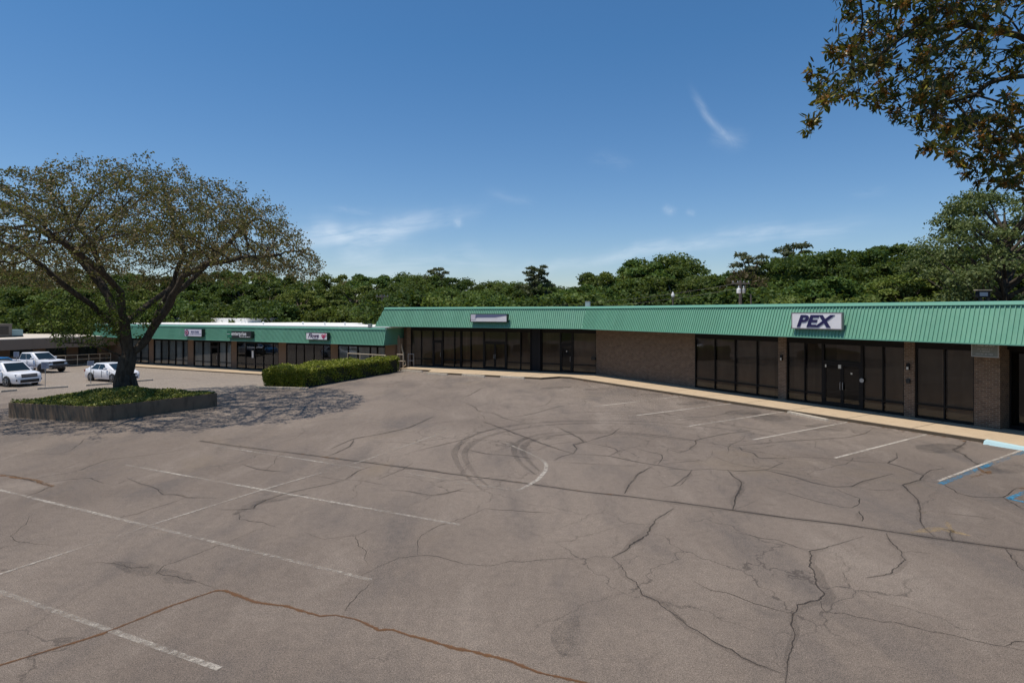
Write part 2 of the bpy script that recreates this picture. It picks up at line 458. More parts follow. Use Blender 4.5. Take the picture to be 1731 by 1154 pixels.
def blind(name, a, bcol, pitch, vertical=False):
    m, t, b = mat(name, rough=.8)
    x, y, z = t.sep(coord(t))
    s = t.math('FRACT', t.math('DIVIDE', x if vertical else z, pitch))
    c = t.mix(t.maprange(s, 0, .35), a, bcol)
    c = t.mix(t.maprange(t.noise(t.mapping(coord(t), scale=(1, 1, .4)), 1.1, 3), .35, .7), c, tuple(v * .55 for v in bcol))
    wn = t.new('ShaderNodeTexWhiteNoise', noise_dimensions='1D'); t.l.new(t.math('FLOOR', t.math('DIVIDE', x, 1.13)), wn.inputs['W'])
    c = t.mix(t.maprange(wn.outputs['Value'], .3, 1, 0, .65), c, tuple(v * .35 for v in bcol))
    t.l.new(c, b.inputs['Base Color'])
    return m
M['blind'] = blind('tan_window_blind', (.20, .15, .115), (.46, .36, .28), .05)
M['blind_v'] = blind('vertical_blind', (.10, .08, .066), (.36, .29, .23), .12, True)
M['blind_grey'] = blind('pale_grey_blind', (.32, .31, .30), (.58, .57, .55), .2, True)
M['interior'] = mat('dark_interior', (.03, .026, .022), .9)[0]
M['white'] = mat('white_enamel', (.78, .77, .75), .4)[0]
M['sign_face'] = concrete('sign_face_white', (.80, .77, .78), (.84, .81, .82), .8, (.55, .5, .5), .2, .45)
M['sign_lilac'] = concrete('sign_face_lilac', (.64, .59, .66), (.70, .65, .72), .8, (.45, .4, .45), .2, .45)
M['sign_frame'] = mat('grey_sign_frame', (.28, .25, .25), .45, .3)[0]
M['black'] = mat('black_plastic', (.012, .012, .013), .4)[0]
M['navy'] = mat('navy_lettering', (.016, .012, .075), .5)[0]
M['plum'] = mat('plum_lettering', (.06, .018, .075), .5)[0]
M['pink'] = mat('pink_red_heart', (.42, .025, .09), .5)[0]
M['rose'] = mat('rose_petal', (.70, .28, .34), .5)[0]
M['slate'] = mat('slate_lettering', (.10, .11, .22), .5)[0]
M['white_letter'] = mat('white_lettering', (.80, .79, .78), .5)[0]
M['teal_sign'] = mat('green_sign_panel', (.012, .16, .085), .45)[0]
M['plaque'] = concrete('grey_green_plaque', (.20, .21, .18), (.25, .25, .215), 2, (.15, .15, .13), .3)
M['plaque_letter'] = mat('pale_plaque_lettering', (.42, .41, .37), .6)[0]
M['paper'] = mat('paper_notice', (.62, .60, .52), .7)[0]
M['tan_rail'] = mat('tan_painted_pipe', (.50, .41, .29), .5)[0]
M['grey_metal'] = mat('galvanised_metal', (.38, .38, .38), .45, .6)[0]
M['hvac'] = concrete('weathered_hvac_panel', (.15, .13, .11), (.20, .17, .145), 1, (.09, .075, .06), .4)
M['hvac_teal'] = mat('pale_teal_cabinet', (.25, .36, .37), .55)[0]
M['sign_back'] = mat('pale_blue_grey_sign', (.30, .34, .40), .5, .2)[0]
M['wood_pole'] = concrete('weathered_pole_wood', (.10, .08, .065), (.15, .125, .105), 2, (.05, .04, .035), .5)
M['soil'] = concrete('dark_soil', (.03, .024, .016), (.06, .045, .03), 2)
def bark(name, a, bcol):
    m, t, b = mat(name, rough=.95, spec=.15)
    P = coord(t)
    n = t.noise(t.mapping(P, scale=(1, 1, .25)), 9, 6, .7, .6)
    t.l.new(t.ramp(n, [(.3, a), (.7, bcol)]), b.inputs['Base Color'])
    t.l.new(t.bump(n, .9, .06), b.inputs['Normal'])
    return m
M['bark'] = bark('oak_bark', (.03, .024, .019), (.105, .085, .066))
M['bark_pale'] = bark('pale_bark', (.07, .055, .042), (.16, .13, .10))
def leaf(name, stops, trans=.35, rough=.55, gloss=.0, objvar=.5):
    """leaves: each its own shade, each tree a little different"""
    m, t, b = mat(name, rough=rough, spec=.18)
    g = t.new('ShaderNodeNewGeometry'); oi = t.new('ShaderNodeObjectInfo')
    c = t.ramp(g.outputs['Random Per Island'], stops)
    hs = t.new('ShaderNodeHueSaturation'); t.l.new(c, hs.inputs['Color'])
    t.l.new(t.maprange(oi.outputs['Random'], 0, 1, .5 - .040 * objvar, .5 + .020 * objvar), hs.inputs['Hue'])
    r2 = t.math('FRACT', t.math('MULTIPLY', oi.outputs['Random'], 7.13))
    t.l.new(t.maprange(r2, 0, 1, 1 - .62 * objvar, 1 + .75 * objvar), hs.inputs['Value'])
    t.l.new(hs.outputs[0], b.inputs['Base Color'])
    tl = t.new('ShaderNodeBsdfTranslucent'); t.l.new(t.mix(.5, hs.outputs[0], (.16, .20, .02)), tl.inputs[0])
    mx = t.new('ShaderNodeMixShader'); mx.inputs[0].default_value = trans
    t.l.new(b.outputs[0], mx.inputs[1]); t.l.new(tl.outputs[0], mx.inputs[2])
    t.l.new(mx.outputs[0], t.n['Material Output'].inputs[0])
    return m
M['leaf_dark'] = leaf('dark_oak_leaves', [(0, (.032, .064, .014)), (.5, (.066, .115, .024)), (1, (.125, .175, .042))])
M['leaf_light'] = leaf('yellow_green_leaves', [(0, (.066, .102, .020)), (.5, (.115, .158, .032)), (1, (.18, .208, .052))])
M['leaf_grey'] = leaf('grey_green_leaves', [(0, (.075, .105, .036)), (.5, (.130, .165, .058)), (1, (.20, .225, .088))], .3, .5, 0, 0)
M['leaf_olive'] = leaf('olive_brown_leaves', [(0, (.065, .062, .026)), (.5, (.115, .100, .046)), (1, (.175, .135, .068))])
M['leaf_pine'] = leaf('pine_needles', [(0, (.045, .060, .026)), (.5, (.080, .092, .042)), (1, (.125, .125, .062))], .2)
M['leaf_planter_oak'] = leaf('planter_oak_leaves', [(0, (.080, .085, .026)), (.35, (.145, .125, .046)), (.7, (.190, .145, .066)), (1, (.250, .165, .085))], .3, .5, 0, 0)
M['leaf_sprout'] = leaf('sprout_leaves', [(0, (.035, .060, .014)), (.5, (.07, .11, .022)), (1, (.13, .16, .03))], .35, .5, 0, 0)
M['leaf_hedge'] = leaf('hedge_leaves', [(0, (.085, .12, .014)), (.5, (.215, .25, .024)), (.9, (.34, .335, .045)), (1, (.46, .41, .15))], .3, .45, 0, 0)
M['leaf_cover'] = leaf('ground_cover_leaves', [(0, (.085, .115, .020)), (.5, (.21, .235, .046)), (1, (.36, .34, .11))], .3, .5, 0, 0)
M['leaf_near'] = leaf('glossy_dark_leaves', [(0, (.022, .030, .011)), (.5, (.042, .052, .016)), (.70, (.11, .062, .022)), (.9, (.16, .135, .022)), (1, (.34, .28, .035))], .25, .36, 0, 0)
M['catkin'] = leaf('rusty_catkins', [(0, (.18, .065, .018)), (.5, (.32, .125, .032)), (1, (.48, .24, .07))], .3, .7, 0, 0)
M['hedge_core'] = mat('hedge_twigs', (.018, .02, .008), .95)[0]
def grass_mat():
    m, t, b = mat('grass_ground', rough=.95, spec=.1)
    P = coord(t)
    c = t.ramp(t.noise(P, .4, 6, .65), [(.3, (.05, .075, .02)), (.55, (.10, .11, .035)), (.75, (.16, .14, .06))])
    t.l.new(c, b.inputs['Base Color']); t.l.new(t.bump(t.noise(P, 12, 4), .6, .05), b.inputs['Normal'])
    return m
M['grass'] = grass_mat()
def paint(name, col):
    m, t, b = mat(name, col, .28, 0, .5); b.inputs['Coat Weight'].default_value = .6; b.inputs['Coat Roughness'].default_value = .06
    return m
M['car_white'] = paint('white_car_paint', (.80, .79, .80)); M['car_blue'] = paint('blue_car_paint', (.02, .19, .48))
M['car_glass'] = mat('car_glass', (.012, .02, .022), .04, 0, .6)[0]
M['tyre'] = mat('tyre_rubber', (.012, .012, .012), .85)[0]
M['rim'] = mat('alloy_rim', (.40, .40, .41), .35, .8)[0]
M['rim_dark'] = mat('dark_rim', (.05, .05, .055), .4, .6)[0]
M['lamp'] = mat('headlamp_glass', (.30, .32, .36), .1, .3)[0]
M['trim'] = mat('grey_bumper_trim', (.06, .06, .065), .55)[0]
M['chrome'] = mat('chrome_trim', (.55, .55, .56), .2, 1)[0]
M['amber'] = mat('tail_lamp', (.25, .012, .01), .25)[0]

# ================================================================== SETTING
def grid(name, xs, ys, zf, material):
    vs = [(x, y, zf(x, y)) for y in ys for x in xs]; nx = len(xs)
    fs = [(j * nx + i, j * nx + i + 1, (j + 1) * nx + i + 1, (j + 1) * nx + i) for j in range(len(ys) - 1) for i in range(nx - 1)]
    me = bpy.data.meshes.new(name); me.from_pydata(vs, [], fs); me.update()
    me.polygons.foreach_set('use_smooth', [True] * len(fs)); me.materials.append(material)
    o = bpy.data.objects.new(name, me); COL.objects.link(o); return tag(o, kind='structure')
grid('parking_lot', list(np.arange(-75, 48.1, .6)), list(np.arange(2.5, 76, .6)), gz, M['asphalt'])
def bank(x, y):
    far = -1.6
    base = far if (abs(x) > 80 or y > 80 or y < -10) else min(gz(x, y), gz(x, max(y, 3))) - .5
    b = 3.0 * sm((6.0 - y) / 7.0) - .12
    if y < 7.5 and x > -40: return max(base, b + .10 * math.sin(x * 1.3) * sm((5 - y) / 3))
    return base
gx = sorted(set([-900, -500, -300, -200, -140, -100] + list(range(-80, 81, 4)) + [100, 140, 200, 300, 500, 900]))
gy = sorted(set([-400, -200, -100, -50, -30, -20, -15, -10] + list(np.arange(-8, 9, 1.0)) + list(range(12, 82, 4)) + [90, 110, 150, 220, 350, 600, 1200]))
grid('ground', gx, gy, bank, M['grass'])

# sidewalk in front of both upper wings
SWZ, SWR, SWM = .14, 2.74, 2.55
xL = wx(WM, 676, -SWM); b0, b1 = wx(WM, 723, -3.9), wx(WM, 915, -3.9)
x_end = wx(WR, 1668, -SWR)
def wpt(fr, x, y): p = fr @ Vector((x, y, 0)); return (p.x, p.y)
corner = cross2(bend_wall + nM * SWM, FM_dir, bend_wall + nR * SWR, FR_dir)
inner = miter(-.3)
outline = [wpt(WM, xL, .3), wpt(WM, xL, -SWM), wpt(WM, b0 - .5, -SWM), wpt(WM, b0, -3.9), wpt(WM, b1, -3.9), wpt(WM, b1 + .9, -SWM),
           (corner.x, corner.y), wpt(WR, x_end, -SWR), wpt(WR, x_end, .3), (inner.x, inner.y)]
walk = MB().prism(outline, -1.4, SWZ).build('sidewalk', M['walk']); tag(walk, kind='structure')
# dark stained curb face, 3 mm proud of the slab
cf = MB()
edge = outline[1:8]
for (p, q) in zip(edge[:-1], edge[1:]):
    d = Vector((q[0] - p[0], q[1] - p[1])).normalized(); n = Vector((d.y, -d.x)) * .006
    cf.add([(p[0], p[1], -.5), (q[0], q[1], -.5), (q[0], q[1], SWZ - .02), (p[0], p[1], SWZ - .02),
            (p[0] + n.x, p[1] + n.y, -.5), (q[0] + n.x, q[1] + n.y, -.5), (q[0] + n.x, q[1] + n.y, SWZ - .02), (p[0] + n.x, p[1] + n.y, SWZ - .02)],
           [(4, 5, 6, 7), (7, 6, 2, 3)])
cf.build('curb_face', M['curb'], walk)
jt = MB()
xr0 = loc(WR, corner).x
for i in range(14):
    x = xr0 + 1.5 + i * 2.6
    if x < x_end - .3:
        a = [WR @ Vector(v) for v in ((x, -SWR + .01, SWZ + .003), (x + .03, -SWR + .01, SWZ + .003), (x + .03, -.02, SWZ + .003), (x, -.02, SWZ + .003))]
        jt.add(a, [(0, 1, 2, 3)])
for i in range(9):
    x = xL + 1.2 + i * 2.2
    if x < loc(WM, corner).x - .5:
        yy = -3.88 if b0 < x < b1 else -SWM + .01
        a = [WM @ Vector(v) for v in ((x, yy, SWZ + .003), (x + .018, yy, SWZ + .003), (x + .03, -.02, SWZ + .003), (x, -.02, SWZ + .003))]
        jt.add(a, [(0, 1, 2, 3)])
jt.build('expansion_joint', M['joint'], walk)
# the curb ramp: the slab sinks to the lot, its edge painted pale blue
x2 = x_end + 3.6
rp = MB().hexa([WR @ Vector(v) for v in ((x_end, -SWR, -.3), (x2, -SWR - .25, -.3), (x2, .3, -.3), (x_end, .3, -.3),
                                         (x_end, -SWR, SWZ), (x2, -SWR - .25, .012), (x2, .3, SWZ), (x_end, .3, SWZ))])
rp.hexa([WR @ Vector(v) for v in ((x2, -SWR - .25, -.3), (x2 + 9, -SWR - .25, -.3), (x2 + 9, .3, -.3), (x2, .3, -.3),
                                  (x2, -SWR - .25, .012), (x2 + 9, -SWR - .25, .012), (x2 + 9, .3, SWZ), (x2, .3, SWZ))])
ramp = rp.build('curb_ramp', M['walk'], fix=True); tag(ramp, kind='structure')
MB().hexa([WR @ Vector(v) for v in ((x_end, -SWR - .34, -.05), (x2, -SWR - .36, -.05), (x2, -SWR - .24, -.05), (x_end, -SWR + .0, -.05),
                                    (x_end, -SWR - .22, .12), (x2, -SWR - .36, .008), (x2, -SWR - .24, .016), (x_end, -SWR + .0, .149))]).build('painted_edge', M['ramp_blue'], ramp, fix=True)

# ------------------------------------------------------------------ markings and cracks lying on the lot
def ribbon(mb, pts, width, lift, jitter=0.0, seg=.25, taper=False, wjit=0.0):
    """a flat strip along world points on the lot, following its height"""
    rs = random.Random(int(abs(pts[0].x * 991 + pts[0].y * 577)) + len(pts))
    dense = []
    for a, b in zip(pts[:-1], pts[1:]):
        n = max(1, int((b - a).length / seg))
        for i in range(n): dense.append(a.lerp(b, i / n))
    dense.append(pts[-1]); N = len(dense)
    if N < 2: return
    off = [0.0] * N; amp = jitter
    if jitter:
        step = 16
        while step >= 1:
            ks = [rs.uniform(-1, 1) * amp for _ in range(N // step + 3)]
            for i in range(N):
                k, f = divmod(i, step); f /= step
                off[i] += lerp(ks[k], ks[k + 1], f)
            step //= 2; amp *= .72
    base = len(mb.v)
    wv = 1.0
    for i, p in enumerate(dense):
        d = dense[min(i + 1, N - 1)] - dense[max(i - 1, 0)]; d.z = 0
        d = d.normalized() if d.length > 1e-6 else Vector((1, 0, 0)); n = Vector((-d.y, d.x, 0))
        wv = lerp(wv, rs.uniform(1 - wjit, 1 + wjit), .5)
        hw = width / 2 * wv
        if taper: hw *= min(1, .25 + 3 * min(i, N - 1 - i) / N)
        fade = min(1, 4 * min(i, N - 1 - i) / max(N, 1)) if jitter else 1
        c = p + n * off[i] * fade
        for sgn in (-1, 1):
            q = c + n * hw * sgn
            mb.v.append((q.x, q.y, gz(q.x, q.y) + lift))
    for i in range(N - 1):
        a = base + i * 2
        mb.f.append((a, a + 2, a + 3, a + 1) if False else (a + 1, a, a + 2, a + 3))
def line(px, width, material, lift, name='parking_line'):
    mb = MB(); ribbon(mb, [atg(*p) for p in px], width, lift, seg=.6)
    return tag(mb.build(name, material), kind='structure')
LW = .10
for px in ([(-40, 986), (371, 1130)], [(-30, 821), (627, 980)], [(208, 785), (778, 887)], [(360, 753), (616, 792)]):
    line(px, LW, M['paint_old'], .006)
line([(-60, 990), (250, 889), (440, 829), (616, 778)], .075, M['paint_old'], .009)
for px in ([(616, 778), (704, 747), (768, 724)], [(570, 705), (650, 714)], [(570, 705), (643, 690)], [(690, 800), (799, 818), (875, 829)],
           [(640, 649), (665, 643)], [(776, 648), (800, 640)], [(846, 653), (880, 645)], [(980, 671), (1103, 658)], [(980, 656), (1041, 650)],
           [(660, 712), (760, 724)]):
    line(px, LW, M['paint_faint'], .006)
isl = [(799, 728), (848, 746), (882, 760), (907, 772), (919, 779), (924, 786), (922, 796), (910, 810), (892, 821), (875, 829)]
line(isl[:4], LW, M['paint_faint'], .006); line(isl[3:], .12, M['paint_old'], .006)
for px in ([(1411, 774), (1567, 734)], [(1273, 743), (1435, 713)], [(1165, 720), (1329, 695)], [(1076, 702), (1243, 681)], [(1005, 687), (1166, 668)]):
    line(px, LW, M['paint_white'], .006)
line([(1586, 813), (1655, 787), (1740, 756)], .09, M['paint_white'], .010)
line([(1590, 818), (1660, 790), (1745, 759)], .16, M['paint_blue'], .006, 'accessible_bay_line')
# blue wheelchair mark of the accessible bay, mostly outside the frame and badly worn
sy = MB(); c0 = at(1775, 845)
ux, uy = Vector((FR_dir.x, FR_dir.y, 0)), Vector((nR.x, nR.y, 0))
def sympt(a, b): return c0 + ux * a + uy * b
for pl in ([(-.6, .75), (.6, .75), (.6, -.75), (-.6, -.75), (-.6, .75)], [(.1, -.45), (0, 0), (.3, .05), (.35, .45)],
           [(-.05, -.2), (-.3, 0), (-.3, .3), (0, .45), (.22, .3)]):
    ribbon(sy, [sympt(*p) for p in pl], .13, .006, seg=.2)
tag(sy.build('accessible_bay_symbol', M['paint_blue']), kind='structure')

CR = dict(z1=((0, 640), 580 / 1731), z2=((560, 640), 600 / 1731), z3=((1131, 640), 600 / 1731), z4=((0, 880), 600 / 1731), z5=((560, 880), 600 / 1731), z6=((1131, 880), 600 / 1731))
cracks = [
 ('z3', .030, [(0, 440), (110, 445), (200, 440), (330, 450), (470, 445), (620, 480), (700, 505), (800, 525), (890, 525), (950, 500), (1095, 462)]),
 ('z3', .022, [(800, 525), (840, 550), (930, 585), (925, 605), (890, 627), (850, 625), (480, 530)]),
 ('z3', .020, [(890, 525), (1000, 545), (1140, 540)]),
 ('z3', .045, [(285, 445), (310, 470), (355, 505), (360, 540), (320, 590), (310, 640)]),
 ('z3', .030, [(110, 445), (100, 475), (60, 500), (10, 525)]),
 ('z3', .030, [(0, 345), (50, 360), (100, 345), (130, 320), (130, 300), (270, 270), (410, 250)]),
 ('z3', .040, [(1110, 360), (1110, 385), (1060, 410), (1130, 430), (1200, 455), (1240, 470), (1230, 495), (1150, 520), (1170, 545), (1215, 580), (1235, 620), (1230, 660), (1225, 690), (1250, 730), (1295, 770)]),
 ('z3', .020, [(1060, 410), (950, 405), (740, 385), (570, 380)]),
 ('z3', .020, [(1240, 470), (1290, 445), (1350, 437)]),
 ('z3', .022, [(1230, 495), (1330, 510), (1400, 555), (1480, 575), (1560, 580), (1630, 578), (1665, 550), (1690, 535), (1760, 528)]),
 ('z3', .022, [(1630, 578), (1700, 620), (1760, 645)]),
 ('z3', .030, [(1385, 795), (1370, 760), (1380, 740), (1330, 730)]),
 ('z3', .030, [(1000, 240), (960, 265), (880, 285), (770, 295), (560, 305), (400, 320), (330, 325), (240, 310)]),
 ('z3', .030, [(340, 330), (360, 350), (410, 360), (440, 385), (600, 390)]),
 ('z3', .022, [(500, 390), (540, 410), (475, 445)]),
 ('z3', .032, [(1450, 300), (1440, 320), (1380, 345), (1440, 370), (1470, 400), (1500, 415), (1560, 440)]),
 ('z3', .035, [(930, 645), (945, 670), (940, 695)]),
 ('z3', .020, [(0, 192), (200, 185), (290, 165), (390, 145)]),
 ('z3', .018, [(1290, 645), (1400, 660), (1500, 668), (1620, 695)]),
 ('z2', .055, [(740, 208), (860, 250), (1000, 305), (1110, 345), (1180, 365)]),
 ('z2', .030, [(1180, 365), (1350, 375), (1500, 405), (1731, 445)]),
 ('z2', .030, [(835, 190), (940, 180), (1000, 165), (1090, 140), (1180, 120)]),
 ('z2', .028, [(640, 95), (690, 70), (740, 45), (790, 38)]),
 ('z2', .028, [(640, 110), (690, 135), (710, 155), (790, 170), (835, 190), (880, 200), (975, 225), (960, 240)]),
 ('z2', .050, [(505, 182), (430, 215), (370, 240), (240, 270), (110, 293), (0, 340)]),
 ('z2', .035, [(110, 293), (90, 330), (30, 360), (-30, 380)]),
 ('z2', .026, [(380, 360), (520, 325), (640, 295), (720, 265), (830, 235)]),
 ('z2', .045, [(1180, 365), (1200, 340), (1180, 320), (1240, 310), (1210, 285), (1100, 235)]),
 ('z2', .032, [(1085, 400), (1120, 380), (1180, 365)]),
 ('z2', .030, [(1240, 310), (1320, 285), (1370, 270), (1410, 240)]),
 ('z2', .026, [(1240, 310), (1380, 340), (1400, 355), (1350, 378)]),
 ('z2', .024, [(1400, 355), (1480, 335), (1600, 325), (1731, 360)]),
 ('z2', .022, [(1480, 335), (1520, 350), (1600, 370), (1610, 390), (1590, 420)]),
 ('z2', .060, [(1560, 430), (1500, 465), (1450, 510), (1430, 560)]),
 ('z2', .020, [(1731, 490), (1700, 520), (1610, 530)]),
 ('z2', .034, [(660, 345), (750, 365), (880, 378), (1000, 392)]),
 ('z2', .026, [(0, 505), (70, 490), (130, 450), (200, 425)]),
 ('z2', .026, [(300, 540), (380, 550), (470, 572), (560, 560), (650, 535)]),
 ('z2', .024, [(750, 632), (650, 685), (560, 710), (500, 725), (470, 750)]),
 ('z2', .020, [(750, 632), (860, 640), (1080, 655)]),
 ('z2', .018, [(1090, 405), (1240, 415), (1500, 428)]),
 ('z2', .022, [(230, 490), (340, 445), (400, 410)]),
 ('z2', .020, [(300, 25), (360, 10), (430, 12)]),
 ('z2', .020, [(1390, 125), (1480, 145), (1560, 160), (1731, 190)]),
 ('z5', .050, [(1670, -60), (1590, 0), (1540, 60), (1480, 110), (1430, 150), (1370, 178)]),
 ('z5', .020, [(1370, 178), (1290, 172), (1240, 185), (1090, 188), (870, 198), (770, 213), (650, 205), (450, 168), (330, 180), (230, 225), (140, 270)]),
 ('z5', .026, [(1370, 178), (1410, 215), (1430, 265), (1480, 300), (1520, 360), (1600, 385), (1650, 430), (1731, 495)]),
 ('z5', .015, [(420, 165), (430, 110), (440, 75), (490, 40), (560, 5)]),
 ('z5', .016, [(180, 215), (160, 180), (165, 140), (130, 110), (100, 75), (0, 95)]),
 ('z5', .014, [(100, 75), (200, 35)]),
 ('z5', .016, [(215, 290), (150, 350), (90, 420), (60, 455)]),
 ('z6', .026, [(0, 435), (100, 520), (200, 575), (320, 640), (440, 700), (560, 745)]),
 ('z6', .034, [(565, 840), (570, 790), (575, 700), (575, 640), (605, 570), (605, 450), (630, 410), (690, 390), (740, 390), (765, 360), (740, 310), (725, 260), (685, 215), (685, 150), (950, 75)]),
 ('z6', .022, [(685, 150), (530, 100), (430, 85), (300, 50)]),
 ('z6', .022, [(600, 450), (520, 435), (430, 400), (350, 365), (280, 345), (200, 335), (120, 295)]),
 ('z6', .024, [(740, 390), (755, 425), (770, 440), (850, 445), (1040, 490), (1090, 487), (1250, 525), (1430, 560), (1560, 595), (1640, 610), (1760, 640)]),
 ('z6', .022, [(1640, 610), (1760, 592)]),
 ('z6', .032, [(1060, 60), (1080, 115), (1130, 155), (1145, 190), (1130, 225), (1080, 260), (960, 278)]),
 ('z6', .014, [(1130, 155), (1280, 160)]),
 ('z6', .026, [(1640, 135), (1690, 190), (1760, 270)]),
 ('z1', .030, [(0, 480), (80, 490), (180, 515), (270, 540), (190, 575), (130, 590)]),
 ('z1', .022, [(100, 520), (400, 460), (530, 410), (680, 390), (850, 370), (980, 345)]),
 ('z1', .018, [(180, 530), (300, 515), (450, 500), (530, 530)]),
 ('z1', .026, [(640, 500), (700, 530), (760, 548), (800, 560), (820, 585), (880, 585), (940, 600), (1100, 600)]),
 ('z1', .024, [(940, 600), (860, 630), (700, 680), (620, 695), (540, 730)]),
 ('z1', .030, [(1731, 515), (1600, 545), (1440, 580), (1340, 610), (1280, 640), (1280, 655), (1200, 660), (1090, 660)]),
 ('z1', .026, [(1220, 430), (1300, 455), (1450, 470)]),
 ('z1', .018, [(430, 300), (350, 360), (300, 380)]),
 ('z1', .020, [(1200, 670), (1210, 710), (1330, 730), (1400, 750)]),
 ('z4', .016, [(1290, 25), (1200, 70), (1100, 110), (980, 155), (900, 185), (800, 220), (750, 260), (830, 270), (950, 295), (1060, 330)]),
 ('z4', .013, [(750, 230), (690, 225), (640, 230), (540, 205), (380, 210)]),
 ('z4', .016, [(150, -30), (130, 0), (100, 45), (50, 75), (90, 95), (170, 115), (260, 125), (400, 105)]),
 ('z4', .013, [(1480, 50), (1580, 95), (1731, 70)]),
]
ck, ckf, halo = MB(), MB(), MB()
for zn, wd, pts in cracks:
    (ox, oy), s = CR[zn]
    wp = [atg(ox + x * s, oy + y * s) for x, y in pts]
    far = sum(p.y for p in wp) / len(wp)
    wd2 = wd * (.75 if far < 14 else (1.0 if wd >= .024 else 1.25))
    ribbon(ck if wd >= .024 else ckf, wp, wd2, .004, jitter=.05, seg=.06 if far < 14 else .12, taper=True, wjit=.6)
    if wd >= .026: ribbon(halo, wp, wd * 4.0, .002, jitter=.05, seg=.15, taper=True, wjit=.5)
seam = [(338, 745), (400, 754), (500, 766), (607, 780), (678, 789), (782, 803), (855, 812), (907, 819), (990, 831), (1056, 838), (1160, 851), (1238, 862), (1339, 876), (1426, 886), (1505, 898), (1578, 909), (1790, 938)]
ribbon(ck, [atg(*p) for p in seam], .055, .004, jitter=.012, seg=.12, wjit=.4)
ribbon(halo, [atg(*p) for p in seam], .24, .002, jitter=.02, seg=.15, wjit=.4)
# random hairlines further out
rs = random.Random(5)
for i in range(46):
    p = Vector((rs.uniform(-12, 11), rs.uniform(17, 42), 0)); a = rs.uniform(0, 6.28)
    pts = [p.copy()]
    for k in range(rs.randint(3, 7)):
        a += rs.uniform(-.7, .7); p = p + Vector((math.cos(a), math.sin(a), 0)) * rs.uniform(.5, 1.2); pts.append(p.copy())
    if all(loc(WR, q).y < -3.2 and loc(WM, q).y < -4.4 for q in pts): ribbon(ckf, pts, rs.uniform(.012, .02), .004, jitter=.05, seg=.12, taper=True, wjit=.6)
tag(ck.build('asphalt_cracks', M['crack']), kind='structure')
tag(ckf.build('asphalt_hairline_cracks', M['crack_faint']), kind='structure')
tag(halo.build('crack_dirt', M['halo']), kind='structure')
nd = MB()
oc = [(-40, 1139), (0, 1124), (173, 1071), (295, 1022), (364, 998), (381, 998), (430, 1017), (482, 1024), (541, 1041), (568, 1039), (600, 1045), (612, 1050), (640, 1065), (664, 1064), (692, 1074), (723, 1081), (768, 1095), (803, 1102), (858, 1116), (907, 1135), (990, 1154), (1060, 1172)]
ribbon(ck_o := MB(), [atg(*p) for p in oc], .030, .006, jitter=.012, seg=.04, wjit=.6)
ribbon(nd, [atg(*p) for p in oc], .062, .004, jitter=.012, seg=.04, wjit=.8)
rs = random.Random(9)
for (a, b) in zip(seam[:9], seam[1:10]):                # litter in the seam, in short runs
    for _ in range(3):
        t = rs.random() * .8; p, q = Vector((*a, 0)).lerp(Vector((*b, 0)), t), Vector((*a, 0)).lerp(Vector((*b, 0)), t + rs.uniform(.03, .14))
        ribbon(nd, [atg(p.x, p.y), atg(q.x, q.y)], rs.uniform(.05, .12), .007, seg=.06, wjit=.9, taper=True)
for a in ([(1655, 790), (1668, 800), (1672, 796)], [(1640, 806), (1660, 801)], [(0, 803), (60, 812), (90, 822)], [(1725, 826), (1750, 822)]):
    ribbon(nd, [atg(*p) for p in a], .11, .012, jitter=.04, seg=.05, wjit=.9)
for i in range(150):                                    # litter blown against the curb
    x = rs.uniform(xr0 + .3, x_end); p = WR @ Vector((x, -SWR - .05 - abs(rs.gauss(0, .11)), 0)); d = Vector((rs.uniform(-1, 1), rs.uniform(-1, 1), 0)).normalized() * rs.uniform(.05, .3)
    ribbon(nd, [p, p + d], rs.uniform(.02, .08), .007, seg=.05, wjit=.9)
tag(nd.build('pine_needle_litter', M['needles']), kind='stuff', label='rust coloured pine needles lying in the cracks of the asphalt', cat='litter')
tag(ck_o.build('needle_filled_crack', mat('rust_dark', (.11, .05, .02), .9)[0]), kind='structure')
# two pairs of tyre arcs
sk = MB()
arcs = [[(815, 828), (785, 800), (770, 775), (772, 757), (800, 735), (850, 722), (910, 714), (1000, 711), (1100, 713), (1200, 722), (1300, 737)],
        [(826, 822), (800, 798), (787, 775), (790, 757), (820, 739), (870, 726), (930, 718), (1010, 715), (1100, 718), (1190, 727)],
        [(905, 802), (880, 782), (869, 762), (875, 748), (900, 737), (940, 731), (1000, 729), (1060, 731), (1130, 738), (1220, 752), (1330, 772)],
        [(912, 796), (893, 778), (884, 762), (892, 748), (920, 739), (965, 733), (1020, 732), (1080, 735), (1160, 744)],
        [(980, 702), (1060, 700), (1150, 706), (1260, 722), (1370, 745)], [(920, 700), (1010, 696), (1120, 700), (1230, 712)]]
def spline(pts, n=6):
    P = [atg(*p) for p in pts]; out = []
    for i in range(len(P) - 1):
        p0, p1, p2, p3 = P[max(i - 1, 0)], P[i], P[i + 1], P[min(i + 2, len(P) - 1)]
        for k in range(n):
            t = k / n
            out.append(.5 * ((2 * p1) + (p2 - p0) * t + (2 * p0 - 5 * p1 + 4 * p2 - p3) * t * t + (3 * p1 - p0 - 3 * p2 + p3) * t ** 3))
    return out + [P[-1]]
for i, a in enumerate(arcs): ribbon(sk, spline(a), .24 if i < 4 else .18, .003 + .0005 * i, seg=.3, wjit=.15, taper=True)
tag(sk.build('tyre_marks', M['rubber']), kind='structure')
st = MB()
for (a, wd) in (([(975, 1040), (955, 1070), (950, 1110)], .35), ([(395, 870), (430, 850), (520, 835)], .3), ([(190, 950), (260, 965), (330, 985)], .4), ([(950, 1028), (965, 1029)], .08)):
    ribbon(st, [atg(*p) for p in a], wd, .0015, seg=.1, wjit=.5, taper=True)
